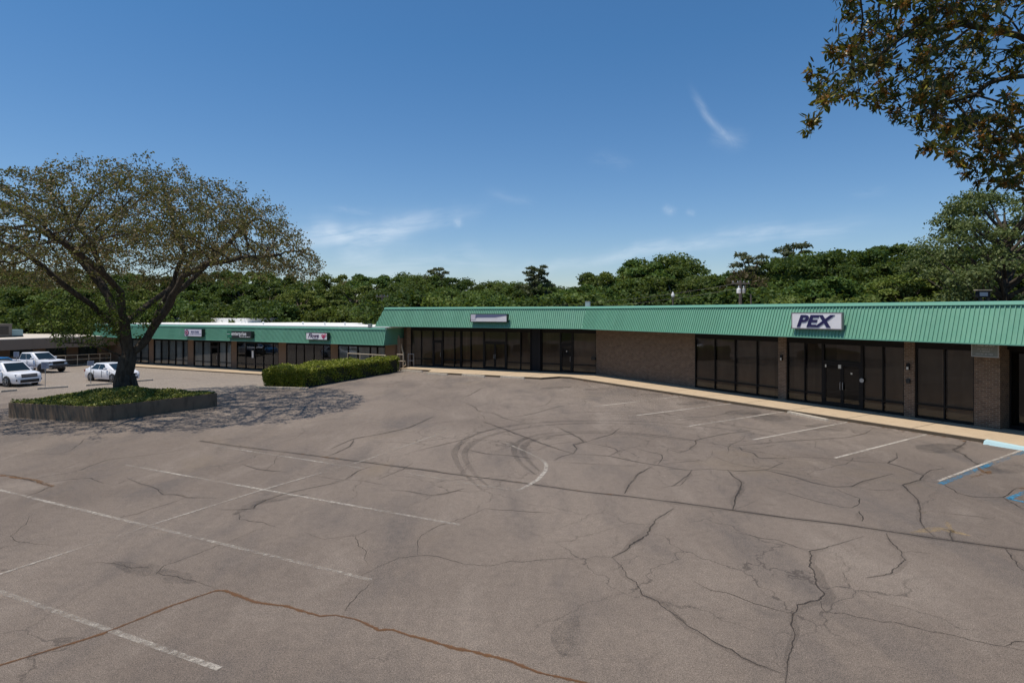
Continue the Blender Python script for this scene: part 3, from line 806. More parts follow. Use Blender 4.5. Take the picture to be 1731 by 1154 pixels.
for (x, y) in ((1095, 668), (1170, 681), (1255, 697), (1305, 706), (1475, 728), (1590, 757), (1010, 657), (940, 655), (1400, 722), (1690, 790)):
    c_ = at(x, y); u_ = Vector((nR.x, nR.y, 0)); 
    ribbon(st, [c_ - u_ * 1.1, c_ - u_ * .4, c_ + u_ * .4, c_ + u_ * 1.1], rs.uniform(.9, 1.5), .0012, seg=.15, wjit=.3, taper=True)
tag(st.build('oil_stains', worn('oil_stain', (.05, .046, .046), .40, .85, 2.5, .8, .6)), kind='structure')
sand = MB()
for (a, wd) in (([(1540, 900), (1590, 893), (1640, 905)], .22), ([(1556, 862), (1560, 868)], .14), ([(1600, 880), (1606, 893), (1612, 900)], .12)):
    ribbon(sand, [atg(*p) for p in a], wd, .0022, seg=.06, wjit=.7, taper=True)
tag(sand.build('sand_patch', worn('sand', (.36, .26, .15), .42, .62, 8, .9, .8)), kind='structure')

def wheel_stop(a, b, label, h=.13):
    a, b = Vector(a), Vector(b); d = b - a; d.z = 0; Ln = d.length; d.normalize()
    fr = frame(a, d); fr[2][3] = min(a.z, b.z)
    w1, w2 = .10, .085; n = 2
    mb = MB().hexa([(0, -w1, -.05), (Ln, -w1, -.05), (Ln, w1, -.05), (0, w1, -.05), (.05, -w2, h), (Ln - .05, -w2, h), (Ln - .05, w2, h), (.05, w2, h)])
    o = mb.build('wheel_stop', M['stop'], bevel=.012)
    o.matrix_world = fr
    tag(o, label, 'wheel stop', 'concrete wheel stops on the asphalt')
for (p, q, lb) in (((679, 627), (714, 629), 'weathered concrete wheel stop nearest the hedge and the pipe railing'),
                   ((720, 632), (757, 634.2), 'concrete wheel stop second from the hedge, before the set back shops'),
                   ((781, 634.6), (820, 637.4), 'concrete wheel stop in front of the left of the double doors'),
                   ((846, 637.6), (887, 640.6), 'concrete wheel stop at the right end of the widened sidewalk'),
                   ((0, 662.8), (29, 660.2), 'wheel stop at the left edge below the white utility vehicle'),
                   ((62, 658), (116, 654.5), 'wheel stop beside the foot of the left sign post'),
                   ((144, 652.5), (190, 649), 'wheel stop just left of the oak trunk behind the planter'),
                   ((224, 645.5), (259, 642.8), 'wheel stop just right of the oak trunk behind the planter')):
    wheel_stop(atg(*p), atg(*q), lb)
wheel_stop(at(1332, 697.5), at(1400, 711.5), 'low worn wheel stop by the tan curb below the lettered white sign', .09)

# ================================================================== UPPER SHOP BUILDING (two wings)
def mansard(name, parent, fr, xe, xt, ov, ze, zt, rec, ribs=.16, capname='roof_cap', skip=None):
    """sloping ribbed metal front: xe / xt = local x ranges at the eave and at the top"""
    ye, yt = -ov, -(ov - rec)
    mb = MB()
    mb.add([(xe[0], ye, ze), (xe[1], ye, ze), (xt[1], yt, zt), (xt[0], yt, zt)], [(0, 1, 2, 3)])
    sl = Vector((0, rec, zt - ze)); nrm = Vector((0, -(zt - ze), rec)).normalized()
    x = math.ceil(min(xe[0], xt[0]) / ribs) * ribs
    while x < max(xe[1], xt[1]):
        t0, t1 = 0.0, 1.0
        for (e, tp, sg) in ((xe[0], xt[0], 1), (xe[1], xt[1], -1)):
            f0, f1 = (x - e) * sg, (x - tp) * sg
            if f0 < 0 and f1 < 0: t0, t1 = 1, 0
            elif f0 < 0: t0 = max(t0, f0 / (f0 - f1))
            elif f1 < 0: t1 = min(t1, f0 / (f0 - f1))
        if t1 - t0 > .05:
            a = Vector((x, ye, ze)) + sl * t0; b = Vector((x, ye, ze)) + sl * t1
            h = nrm * .05; w1, w2 = Vector((.022, 0, 0)), Vector((.015, 0, 0))
            mb.hexa([a - w1, a + w1, b + w1, b - w1, a - w2 + h, a + w2 + h, b + w2 + h, b - w2 + h])
        x += ribs
    o = mb.build(name, M['green'], parent, fr)
    cap = MB(); n = nrm * .085; dn = sl.normalized() * -.13
    cap.hexa([(xt[0], yt + dn.y + n.y, zt + dn.z + n.z - .01), (xt[1], yt + dn.y + n.y, zt + dn.z + n.z - .01), (xt[1], yt + .3, zt + .0), (xt[0], yt + .3, zt + .0),
              (xt[0], yt + n.y, zt + n.z), (xt[1], yt + n.y, zt + n.z), (xt[1], yt + .3, zt + .045), (xt[0], yt + .3, zt + .045)])
    cap.build(capname, M['green_trim'], o, fr)
    tr = MB().box(xe[0], xe[1], ye - .05, ye - .002, ze - .035, ze + .012)
    tr.build('eave_trim', M['green_trim'], o, fr)
    return o
shop = empty('shop_building', (bend_wall.x, bend_wall.y, 0), 0, 'long single storey brown brick shop building in two angled wings under green ribbed mansard roof', 'building')
bpy.context.view_layer.update()
OFF = Matrix.Translation((-bend_wall.x, -bend_wall.y, 0))
LR, LM = OFF @ WR, OFF @ WM                                       # the two wall frames, seen from the building's own origin
xWL = wx(WM, 683, 0)                                              # left end of the set-back wall
XR_END = 46.0
mE, mT = miter(OV), miter(OV - REC)
mansard('mansard_roof', shop, LM, (xWL - OV, loc(WM, mE).x), (xWL - OV + REC, loc(WM, mT).x), OV, EAVE, RTOP, REC)
mansard('mansard_roof', shop, LR, (loc(WR, mE).x, XR_END), (loc(WR, mT).x, XR_END), OV, EAVE, RTOP, REC)
# hip return on the left end
FS = frame((WM @ Vector((xWL, 0, 0)))[:2], -NV.to_3d()[:2] if False else (-NV.x, -NV.y))
LS = OFF @ FS
mansard('mansard_roof', shop, LS, (-14, OV), (-14, OV - REC), OV, EAVE, RTOP, REC)
# flat roof and soffit
DEP = 14.0
inw = miter(-DEP); tw = miter(OV - REC - .2)
flat = [wpt(WM, xWL - OV + REC + .2, -(OV - REC - .2)), (tw.x, tw.y), wpt(WR, XR_END, -(OV - REC - .2)), wpt(WR, XR_END, DEP), (inw.x, inw.y), wpt(WM, xWL - OV + REC + .2, DEP)]
bw = lambda ps: [(p[0] - bend_wall.x, p[1] - bend_wall.y) for p in ps]
MB().prism(bw(flat), RTOP - .25, RTOP - .1).build('flat_roof', M['gravel_roof'], shop)
sw = miter(OV - .03)
sof = [wpt(WM, xWL - OV + .03, -OV + .03), (sw.x, sw.y), wpt(WR, XR_END, -OV + .03), wpt(WR, XR_END, .35), miter(-.35)[:], wpt(WM, xWL - OV + .03, .35)]
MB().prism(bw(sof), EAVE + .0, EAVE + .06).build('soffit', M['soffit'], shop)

def window_bay(parent, fr, xs, z0, z1, rail=None, gl='glass', bl='blind', yf=.06, inner=True, fw=.055, blind_gap=None):
    """one storefront window: mullions at xs, a low rail, glass, blinds and a dark room behind"""
    f = MB(); x0, x1 = xs[0], xs[-1]
    f.box(x0, x1, yf - .05, yf + .05, z0, z0 + .09); f.box(x0, x1, yf - .05, yf + .05, z1 - .09, z1)
    for i, x in enumerate(xs):
        a, b = (x, x + fw) if i == 0 else ((x - fw, x) if i == len(xs) - 1 else (x - fw / 2, x + fw / 2))
        f.box(a, b, yf - .055, yf + .055, z0 + .002, z1 - .002)
    if rail:
        for a, b in zip(xs[:-1], xs[1:]): f.box(a + fw * .5, b - fw * .5, yf - .04, yf + .04, rail - .035, rail + .035)
    o = f.build('window', M['frame'], parent, fr)
    p = MB()
    for a, b in zip(xs[:-1], xs[1:]): p.add([(a, yf, z0), (b, yf, z0), (b, yf, z1), (a, yf, z1)], [(0, 1, 2, 3)])
    p.build('pane', M[gl], o, fr)
    if bl:
        q = MB()
        for a, b in zip(xs[:-1], xs[1:]):
            q.add([(a + .05, yf + .12, z0 + .05), (b - .05, yf + .12, z0 + .05), (b - .05, yf + .12, z1 - .05), (a + .05, yf + .12, z1 - .05)], [(0, 1, 2, 3)])
        q.build('blind', M[bl], o, fr)
    return o
def door(parent, fr, x0, x1, z0, zt, z1, leaves=2, bl=None, gl='glass', yf=.06, notice=()):
    f = MB(); fw = .065
    f.box(x0, x0 + fw, yf - .06, yf + .06, z0, z1); f.box(x1 - fw, x1, yf - .06, yf + .06, z0, z1)
    f.box(x0 + fw, x1 - fw, yf - .06, yf + .06, zt, zt + .10); f.box(x0 + fw, x1 - fw, yf - .06, yf + .06, z1 - .09, z1)
    lw = (x1 - x0 - 2 * fw) / leaves
    for i in range(leaves):
        a, b = x0 + fw + i * lw + .006, x0 + fw + (i + 1) * lw - .006
        f.box(a, a + .075, yf - .045, yf + .02, z0 + .01, zt - .005); f.box(b - .075, b, yf - .045, yf + .02, z0 + .01, zt - .005)
        f.box(a + .075, b - .075, yf - .045, yf + .02, z0 + .01, z0 + .22); f.box(a + .075, b - .075, yf - .045, yf + .02, zt - .12, zt - .005)
    o = f.build('door', M['frame'], parent, fr)
    p = MB()
    for (zA, zB) in ((z0 + .1, zt), (zt + .02, z1)): p.add([(x0 + .02, yf - .01, zA), (x1 - .02, yf - .01, zA), (x1 - .02, yf - .01, zB), (x0 + .02, yf - .01, zB)], [(0, 1, 2, 3)])
    p.build('pane', M[gl], o, fr)
    if bl:
        q = MB().add([(x0 + .03, yf + .10, z0 + .05), (x1 - .03, yf + .10, z0 + .05), (x1 - .03, yf + .10, z1 - .05), (x0 + .03, yf + .10, z1 - .05)], [(0, 1, 2, 3)])
        q.build('blind', M[bl], o, fr)
    xm = (x0 + x1) / 2 if leaves == 2 else x1 - fw - .04
    for s in ((-1, 1) if leaves == 2 else (-1,)):
        xx = xm + s * .06
        MB().tube([(xx, yf - .05, z0 + .85), (xx, yf - .11, z0 + .88), (xx, yf - .11, z0 + 1.2), (xx, yf - .05, z0 + 1.23)], .013, 6).build('handle', M['grey_metal'], o, fr)
    for (a, b, zA, zB) in notice:
        MB().box(a, b, yf - .055, yf - .05, zA, zB).build('notice', M['paper'], o, fr)
    return o
ZB, ZH = SWZ, 3.26                                                 # storefront sill and head
X = lambda px: wx(WR, px, 0.0)
# brick walls and piers of the near wing (head band above the openings included)
def brickbox(name, fr, x0, x1, y0, y1, z0, z1, m='brick'): return MB().box(x0, x1, y0, y1, z0, z1).build(name, M[m], shop, fr)
brickbox('brick_wall', LR, .0, X(1174.5), 0, .3, -.2, EAVE)
brickbox('brick_pier', LR, X(1316.5), X(1330), -.06, .3, -.2, EAVE)
brickbox('brick_pier', LR, X(1529.5), X(1547), -.06, .3, -.2, EAVE)
xp0, xp1 = X(1648), X(1692)
brickbox('brick_pier', LR, xp0, xp1, -.08, .9, -.2, EAVE)
hb = MB()
for a, b in ((X(1174.5), X(1316.5)), (X(1330), X(1529.5)), (X(1547), xp0)): hb.box(a, b, .02, .3, ZH, EAVE - .004)
hb.build('header_band', M['frame'], shop, LR)
def spread(a, b): return lambda px: X(px)
window_bay(shop, LR, [X(1174.5), X(1208), X(1242), X(1279), X(1316.5)], ZB, ZH, ZB + .58)
window_bay(shop, LR, [X(1330), X(1360), X(1390.5)], ZB, ZH, ZB + .55)
window_bay(shop, LR, [X(1457), X(1492), X(1529.5)], ZB, ZH, ZB + .55)
window_bay(shop, LR, [X(1547), X(1596), X(1648)], ZB, ZH, ZB + .62)
dx0, dx1 = X(1390.5), X(1457)
door(shop, LR, dx0, dx1, ZB, 2.28, ZH, 2, None, 'glass', .06,
     ((dx0 + .78, dx0 + .92, 2.02, 2.2), (dx0 + 1.38, dx0 + 1.46, 1.78, 1.86), (dx0 + .12, dx0 + .19, 2.03, 2.17)))
MB().add([(dx0 + .05, .17, 2.36), (dx1 - .05, .17, 2.36), (dx1 - .05, .17, ZH - .05), (dx0 + .05, .17, ZH - .05)], [(0, 1, 2, 3)]).build('transom_blind', M['blind'], shop, LR)
MB().lathe([(.02, -.065), (.10, -.065), (.10, -.06)], 16, (dx1 + .02, .0, 1.55), 'y').build('round_plate', M['grey_metal'], shop, LR)
# glazed end beyond the corner pier, set back
xg = [xp1, X(1722), X(1722) + 1.9, X(1722) + 3.8, X(1722) + 5.7, XR_END]
window_bay(shop, LR, xg, ZB, ZH, None, 'glass', None, .85)
MB().box(xp1, XR_END, .6, .9, ZH, EAVE - .004).build('header_band', M['frame'], shop, LR)
# dark room behind the glass
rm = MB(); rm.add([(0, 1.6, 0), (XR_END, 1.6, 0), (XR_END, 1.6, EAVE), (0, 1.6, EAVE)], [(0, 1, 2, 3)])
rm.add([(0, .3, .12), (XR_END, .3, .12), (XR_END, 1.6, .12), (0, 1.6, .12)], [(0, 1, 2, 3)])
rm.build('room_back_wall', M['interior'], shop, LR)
# set-back wing
Y_ = lambda px: wx(WM, px, 0.0)
brickbox('brick_wall', LM, xWL, Y_(694.3), 0, .3, -1.3, EAVE, 'brick')
window_bay(shop, LM, [Y_(694.3), Y_(711.6), Y_(731.7)], ZB, ZH, ZB + .62)
door(shop, LM, Y_(731.7), Y_(747.9), ZB, 2.3, ZH, 1, 'blind')
window_bay(shop, LM, [Y_(747.9), Y_(767.8), Y_(778.6)], ZB, ZH, ZB + .62)
window_bay(shop, LM, [Y_(779.5), Y_(795.3), Y_(817.5)], ZB, ZH, ZB + .62)
door(shop, LM, Y_(817.5), Y_(855.5), ZB, 2.3, ZH, 2, 'blind_v')
window_bay(shop, LM, [Y_(855.5), Y_(879.6), Y_(897)], ZB, ZH, ZB + .62, bl='blind_v')
MB().box(Y_(897), Y_(909.5), .10, .3, ZB, EAVE).build('metal_panel', M['panel'], shop, LM)
MB().box(Y_(909.5), Y_(913.5), -.05, .3, ZB, EAVE).build('metal_post', M['panel'], shop, LM)
window_bay(shop, LM, [Y_(913.5), Y_(946)], ZB, ZH, ZB + .62, bl='blind_v', yf=.2)
door(shop, LM, Y_(946), Y_(966.5), ZB, 2.3, ZH, 1, None, yf=.2, notice=((Y_(956), Y_(957.5), 1.72, 1.82),))
window_bay(shop, LM, [Y_(966.5), -.02], ZB, ZH, ZB + .62, yf=.2)
hb = MB(); hb.box(Y_(694.3), Y_(897), .02, .3, ZH, EAVE - .004); hb.box(Y_(913.5), -.02, .15, .3, ZH, EAVE - .004)
hb.build('header_band', M['frame'], shop, LM)
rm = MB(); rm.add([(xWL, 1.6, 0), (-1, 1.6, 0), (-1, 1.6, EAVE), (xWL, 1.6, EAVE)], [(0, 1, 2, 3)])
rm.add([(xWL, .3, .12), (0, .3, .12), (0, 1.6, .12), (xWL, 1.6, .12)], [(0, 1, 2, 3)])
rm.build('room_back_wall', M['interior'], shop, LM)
MB().box(-14, 0, 0, .3, -1.5, EAVE).build('end_wall', M['brick'], shop, LS)
# small fittings on the brick
def wall_lamp(px, z):
    x = X(px); o = MB().box(x - .06, x + .06, -.16, -.062, z - .14, z + .14).build('wall_lamp', M['panel'], shop, LR, bevel=.012)
    MB().box(x - .04, x + .04, -.175, -.16, z - .12, z - .0).build('lens', M['paper'], o, LR)
wall_lamp(1323, 2.35); wall_lamp(1537, 2.35)
MB().box(X(1537) - .08, X(1537) + .08, -.14, -.062, 1.62, 1.8).build('meter_box', M['black'], shop, LR, bevel=.01)
MB().box(X(1001), X(1008), -.14, .0, 1.18, 1.40).build('letter_box', M['black'], shop, LR, bevel=.02)

# ------------------------------------------------------------------ lettering
def text_mesh(name, body, h, depth, material, parent, shear=0.0, bold=0.0, sx=1.0, space=1.0):
    cu = bpy.data.curves.new(name, 'FONT'); cu.body = body; cu.size = 1; cu.extrude = depth; cu.shear = shear; cu.offset = bold
    cu.align_x, cu.align_y = 'CENTER', 'BOTTOM_BASELINE'; cu.space_character = space; cu.resolution_u = 3
    ob = bpy.data.objects.new(name, cu); COL.objects.link(ob)
    dg = bpy.context.evaluated_depsgraph_get()
    me = bpy.data.meshes.new_from_object(ob.evaluated_get(dg)); bpy.data.objects.remove(ob)
    xs = [v.co.x for v in me.vertices]; ys = [v.co.y for v in me.vertices]
    k = h; cx = (min(xs) + max(xs)) / 2
    for v in me.vertices:
        x, y, z = v.co; v.co = ((x - cx) * k * sx, -z, y * k)      # stand the letters up, facing local -y
    me.materials.clear(); me.materials.append(material); me.name = name
    o = bpy.data.objects.new(name, me); COL.objects.link(o); o.parent = parent
    return o
def box_sign(name, fr, x0, x1, y0, dep, z0, z1, label, face, side, group=None):
    """a shallow box sign standing off the roof slope; its root sits at the middle of its bottom edge"""
    root = empty(name, (0, 0, 0), 0, label, 'sign', group)
    root.matrix_world = fr @ Matrix.Translation(((x0 + x1) / 2, y0, z0))
    hw, h = (x1 - x0) / 2, z1 - z0
    MB().box(-hw, hw, .012, dep, 0, h).build('cabinet', side, root, bevel=.008)
    b = .045
    f = MB().box(-hw, hw, 0, .02, 0, b).box(-hw, hw, 0, .02, h - b, h).box(-hw, -hw + b, 0, .02, b, h - b).box(hw - b, hw, 0, .02, b, h - b)
    f.build('frame', side, root)
    MB().box(-hw + b, hw - b, .005, .016, b, h - b).build('face', face, root)
    for s in (-.6, .6):
        for k, q_ in ((.3, .45), (.75, .6)): MB().bar((hw * s, dep - .02, h * k), (hw * s, dep + q_, h * k), .05, .05).build('bracket', M['grey_metal'], root)
    return root, hw, h
yS = -1.86
s1, hw, h = box_sign('shop_sign', WR, wx(WR, 1337.7, yS), wx(WR, 1423.6, yS), yS, .17, 3.95, 4.74, 'white box sign lettered PEX in slanted navy capitals on the green roof slope', M['sign_face'], M['sign_frame'], 'shop signs on the green roofs')
t = text_mesh('lettering', 'PEX', .76, .012, M['navy'], s1, .30, .038, 1.22, 1.04); t.location = (-.02, -.004, .125)
yS = -1.95
s2, hw, h = box_sign('shop_sign', WM, wx(WM, 795, yS), wx(WM, 857, yS), yS, .32, 3.99, 4.63, 'blank white box sign half covered by a painted slate blue shadow on the set back roof', M['sign_face'], M['black'], 'shop signs on the green roofs')
s2['label'] = 'long blank box sign with painted slate blue swoosh over white, on the middle green roof'
sb = MB(); y_ = -.004
sb.add([(-hw + .5, y_, h - .05), (-hw + .42, y_, h * .42), (-hw + .62, y_, h * .56), (hw * .35, y_, h * .58), (hw - .05, y_, h * .80), (hw - .05, y_, h - .05)], [(0, 1, 2, 3, 4, 5)])
sb.build('shadow', mat('slate_blue_shadow', (.14, .16, .27), .45)[0], s2, fix=True)  # shadow of the sign's frame lip, painted as a slate blue sheet
MB().box(-hw + .05, -hw + .46, -.008, .004, .17, h - .05).build('panel_patch', M['sign_lilac'], s2)

# ------------------------------------------------------------------ lower shop building, parallel to the set-back wing
EL, TL, OVL, SWL = 2.0, 3.40, 1.6, -.92
pe = at(648.4, 583, EL)                                          # eave corner at its right end
pw = Vector((pe.x, pe.y)) + NV * OVL
WLf = frame(pw, FM_dir)
low = empty('shop_building', (pw.x, pw.y, -1.05), 0, 'lower single storey shop building with white flat roof and green ribbed mansard front', 'building')
LL = Matrix.Translation((-pw.x, -pw.y, 1.05)) @ WLf
xl = wx(WLf, 156, -OVL); 
ZL = lambda px: wx(WLf, px, 0.0)
mansard('mansard_roof', low, LL, (xl, 0), (xl, -.04), OVL, EL, TL, .35, .16)
FSL = frame((WLf @ Vector((0, -OVL, 0)))[:2], (NV.x, NV.y)); LSL = Matrix.Translation((-pw.x, -pw.y, 1.05)) @ FSL
# right end return, nearly upright
mansard('mansard_roof', low, LSL, (.0, 5.2), (.35, 5.2), 0, EL, TL, .04, .16)
rf = MB().box(xl, .02, -OVL + .33, 15, TL - .12, TL + .07); rf.build('roof', M['white_roof'], low, LL)
MB().box(xl, .35, -OVL + .30, -OVL + .42, TL + .068, TL + .13).build('roof_edge', M['white'], low, LL)
MB().box(0.02, .40, -OVL + .42, 5.5, TL + .05, TL + .13).build('roof_edge', M['white'], low, LL)
x0r, x1r = wx(WLf, 262, 10), wx(WLf, 424, 10)
MB().box(x0r, x1r, 9.5, 17, TL, TL + .62).build('roof_block', M['white_roof'], low, LL)
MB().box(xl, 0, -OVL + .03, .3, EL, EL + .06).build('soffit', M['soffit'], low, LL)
bays = [(205, 252, [206, 222, 237, 251], 'blind_grey'), (259.5, 317.5, [259.5, 271.6, 284, 296, 308.5, 317.5], 'blind_grey'), (327, 391, None, None), (400, 471, [400, 415, 431, 445, 461, 471], None), (483.5, 559, [483.5, 500, 513.6, 530, 546, 559], None), (571, 651, [571, 588, 604, 625, 637, 651], 'blind_grey')]
prev = 156
zt_ = EL - .02
for (a, b, ms, bl) in bays:
    MB().box(ZL(prev), ZL(a), 0, .3, -1.6, zt_).build('wall_pier', M['wallbrown'], low, LL)
    prev = b
MB().box(ZL(prev), 0, 0, .3, -1.6, zt_).build('wall_pier', M['wallbrown'], low, LL)
for (a, b, ms, bl) in bays:
    MB().box(ZL(a), ZL(b), .03, .3, EL - .25, EL - .006).build('header_band', M['frame'], low, LL)
    if ms: window_bay(low, LL, [ZL(m) for m in ms], SWL, EL - .25, SWL + .55, 'glass_clear', bl)
window_bay(low, LL, [ZL(327), ZL(342), ZL(356)], SWL, EL - .25, SWL + .55, 'glass_clear', 'blind_grey')
door(low, LL, ZL(356), ZL(369), SWL, 1.2, EL - .25, 1, None, 'glass_clear')
window_bay(low, LL, [ZL(369), ZL(381.6), ZL(391)], SWL, EL - .25, SWL + .55, 'glass_clear', 'blind_grey')
MB().box(ZL(425.5), ZL(428.5), .0, .012, .25, .95).build('notice', M['white'], low, LL)
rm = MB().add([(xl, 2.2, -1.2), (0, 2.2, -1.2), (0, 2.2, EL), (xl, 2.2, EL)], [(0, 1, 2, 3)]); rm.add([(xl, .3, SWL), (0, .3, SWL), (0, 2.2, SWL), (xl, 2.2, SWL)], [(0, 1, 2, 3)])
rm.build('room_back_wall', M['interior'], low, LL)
MB().box(-.001, .29, .3, 14, -1.6, EL + .5).build('end_wall', M['wallpaint'], low, LL)
MB().box(xl, xl + .3, .3, 14, -1.6, EL + .5).build('end_wall', M['wallpaint'], low, LL)
# fittings along its roof edge
for px, yy in ((445, 3), (549, 3), (583, 3.5), (512, 4)):
    xx = wx(WLf, px, yy); MB().lathe([(.07, TL + .05), (.07, TL + .30), (.10, TL + .31), (.10, TL + .38)], 8, (xx, yy, 0)).build('roof_vent', M['white'], low, LL)
xx = wx(WLf, 626.5, -1.2)
fl = MB().box(xx - .17, xx + .17, -1.36, -1.16, TL + .08, TL + .36).build('floodlight', M['grey_metal'], low, LL, bevel=.02)
MB().tube([(xx, -1.22, TL + .02), (xx, -1.22, TL + .12)], .03, 8).build('stem', M['grey_metal'], fl, LL)
d0 = atY(673.5, 567, 52.2); d1 = atY(682, 598, 52.0)
MB().tube([Vector((d0.x - pw.x, d0.y - pw.y, d0.z + 1.05)), Vector((d1.x - pw.x, d1.y - pw.y, d1.z + 1.05)), Vector((d1.x - pw.x, d1.y - pw.y, -.0 + 1.1))], .075, 8).build('sunlit_strip', M['tan_rail'], low)  # sunlit strip of wall, shaped as a slanting tan tube
swl = MB().prism([wpt(WLf, xl, .2), wpt(WLf, xl, -2.6), wpt(WLf, -.2, -2.6), wpt(WLf, -.2, .2)], -1.6, SWL).build('sidewalk', M['walk']); tag(swl, kind='structure')
MB().prism([wpt(WLf, xl, -2.6), wpt(WLf, xl, -2.606), wpt(WLf, -.2, -2.606), wpt(WLf, -.2, -2.6)], -1.6, SWL - .05).build('curb_face', M['curb'], swl)

# its three signs
def on_low(px0, px1, z0, z1, dep, label, face, side):
    y0 = -OVL - dep + .10
    return box_sign('shop_sign', WLf, wx(WLf, px0, y0), wx(WLf, px1, y0), y0, dep, z0, z1, label, face, side, 'shop signs on the green roofs')
r3, hw, h = on_low(311.5, 341, 2.30, 3.09, .38, 'small lilac box sign with round emblem, leftmost on the lower green roof', M['sign_lilac'], M['black'])
em = MB().lathe([(.30, -.012), (.30, .0)], 20, (0, 0, 0), 'y').build('emblem', M['plum'], r3); em.location = (-hw + .40, -.002, h / 2)
e2 = MB().lathe([(.19, -.018), (.19, -.005)], 18, (0, 0, 0), 'y').build('emblem_ring', M['rose'], em)
e3 = MB().box(-.05, .05, -.024, -.016, -.12, .12).box(-.10, .10, -.0235, -.0165, -.03, .05).build('emblem_mark', M['navy'], em)
t = text_mesh('lettering', 'FIRE IN TRAPER', .26, .006, M['slate'], r3, 0, .02, .66); t.location = (.30, -.002, h * .50)
sm_l = MB()
rs = random.Random(3); x = -hw + .85
while x < hw - .15:
    ww = rs.uniform(.03, .08); sm_l.box(x, x + ww, -.006, .006, h * .30, h * .30 + .06); x += ww + rs.choice((.015, .015, .05))
sm_l.build('small_lettering', M['slate'], r3)
r4, hw, h = on_low(384, 424.5, 2.28, 2.94, .38, 'dark box sign lettered enterprise with green left end', M['black'], M['black'])
MB().box(-hw + .03, -hw + .62, -.003, .004, .03, h - .03).build('green_panel', M['teal_sign'], r4)
t = text_mesh('lettering', 'enterprise', .50, .006, M['white_letter'], r4, 0, .012, .98); t.location = (-.02, -.008, .26)
MB().box(-hw - .02, -hw + .45, -.014, -.004, .36, .39).build('letter_dash', M['white_letter'], r4)
sm_l = MB(); x = .1
while x < hw - .2:
    ww = rs.uniform(.03, .07); sm_l.box(x, x + ww, -.012, .006, .10, .15); x += ww + rs.choice((.015, .015, .05))
sm_l.build('small_lettering', M['white_letter'], r4)
r5, hw, h = on_low(517, 553, 2.30, 2.95, .40, 'white box sign lettered Flowe beside a pink heart flower', M['sign_face'], M['black'])
t = text_mesh('lettering', 'Flowe', .52, .006, M['plum'], r5, .35, .016, .98); t.location = (-.33, -.004, .21)
hp = []
for k in range(28):
    a = 2 * math.pi * k / 28; hp.append((.016 * 16 * math.sin(a) ** 3 * .95, .016 * (13 * math.cos(a) - 5 * math.cos(2 * a) - 2 * math.cos(3 * a) - math.cos(4 * a)) * .95))
hm = MB().add([(x, -.016, z) for x, z in hp] + [(x, -.002, z) for x, z in hp], [tuple(range(28)), tuple(reversed(range(28, 56)))] + [(i, i + 28, (i + 1) % 28 + 28, (i + 1) % 28) for i in range(28)])
he = hm.build('heart', M['pink'], r5, fix=True); he.location = (hw - .42, 0, .33)
pt = MB().lathe([(.11, -.02), (.11, -.017)], 14, (.22, 0, .14), 'y').lathe([(.06, -.024), (.06, -.0175)], 12, (-.08, 0, .06), 'y').build('petal', M['rose'], he)
sm_l = MB(); x = -.45
while x < .15:
    ww = rs.uniform(.03, .06); sm_l.box(x, x + ww, -.006, .006, .10, .14); x += ww + .02
sm_l.build('small_lettering', M['plum'], r5)

# ------------------------------------------------------------------ hanging plaque by the corner pier
yP = -1.0
px0, px1 = wx(WR, 1642.5, yP), wx(WR, 1688, yP)
pl = empty('hanging_sign', (0, 0, 0), 0, 'grey green plaque with rows of pale lettering hung under the eave by the corner pier', 'sign')
pl.matrix_world = WR @ Matrix.Translation(((px0 + px1) / 2, yP, 3.02))
hw = (px1 - px0) / 2
MB().box(-hw, hw, 0, .03, 0, .53).build('board', M['plaque'], pl, bevel=.006)
bd = MB().box(-hw - .01, hw + .01, -.012, .0, -.01, .02).box(-hw - .01, -hw + .02, -.012, .0, .02, .53).box(hw - .02, hw + .01, -.012, .0, .02, .53)
bd.build('border', M['plaque_letter'], pl)
lt = MB(); rs = random.Random(21)
for (zz, hh, ex) in ((.40, .075, .72), (.28, .045, .55), (.19, .045, .34), (.08, .045, .68)):
    x = -hw * ex
    while x < hw * ex:
        ww = rs.uniform(.018, .04) * (1.4 if hh > .06 else 1); lt.box(x, x + ww * .38, -.008, .004, zz, zz + hh); lt.box(x + ww * .38, x + ww, -.0075, .004, zz + rs.choice((0, hh * .4, hh * .75)), zz + rs.choice((hh * .3, hh)) if False else zz + hh * .95)
        x += ww + rs.choice((.012, .012, .012, .05))
lt.build('lettering', M['plaque_letter'], pl)
MB().bar((-hw * .7, .015, .52), (-hw * .7, .015, .56), .02, .02).bar((hw * .7, .015, .52), (hw * .7, .015, .56), .02, .02).build('hanger', M['grey_metal'], pl)

# ------------------------------------------------------------------ far left building with deep brown fascia
VS = (NV.x, NV.y)
zb, zf = 1.0, 2.02
c = at(-60, HY + (592.4 - HY) + 3, zb)
WF = frame((c.x, c.y), VS)                                        # its front faces right
fb = empty('flat_roof_building', (c.x, c.y, -.8), 0, 'flat roofed building with deep brown fascia at the far left edge', 'building')
LF = Matrix.Translation((-c.x, -c.y, .8)) @ WF
xf = wx(WF, 196, 0)
fa = MB().box(-8, xf, 0, .14, zb, zf).build('fascia', M['brown_fascia'], fb, LF)
MB().box(-8, xf + .03, -.03, 26, zf + .002, zf + .09).build('roof', M['gravel_roof'], fb, LF)
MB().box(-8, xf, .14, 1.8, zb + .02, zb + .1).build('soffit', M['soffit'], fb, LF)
MB().box(-8, xf, 1.8, 2.1, -2.4, zf - .002).build('wall', M['wallbrown'], fb, LF)
MB().box(xf - .15, xf, .14, 24, zb, zf - .01).build('fascia', M['brown_fascia'], fb, LF)
for k in range(6): MB().box(xf - 3 - k * 3.2, xf - 1 - k * 3.2, 1.77, 1.8, -.2, .9).build('window', M['car_glass'], fb, LF)
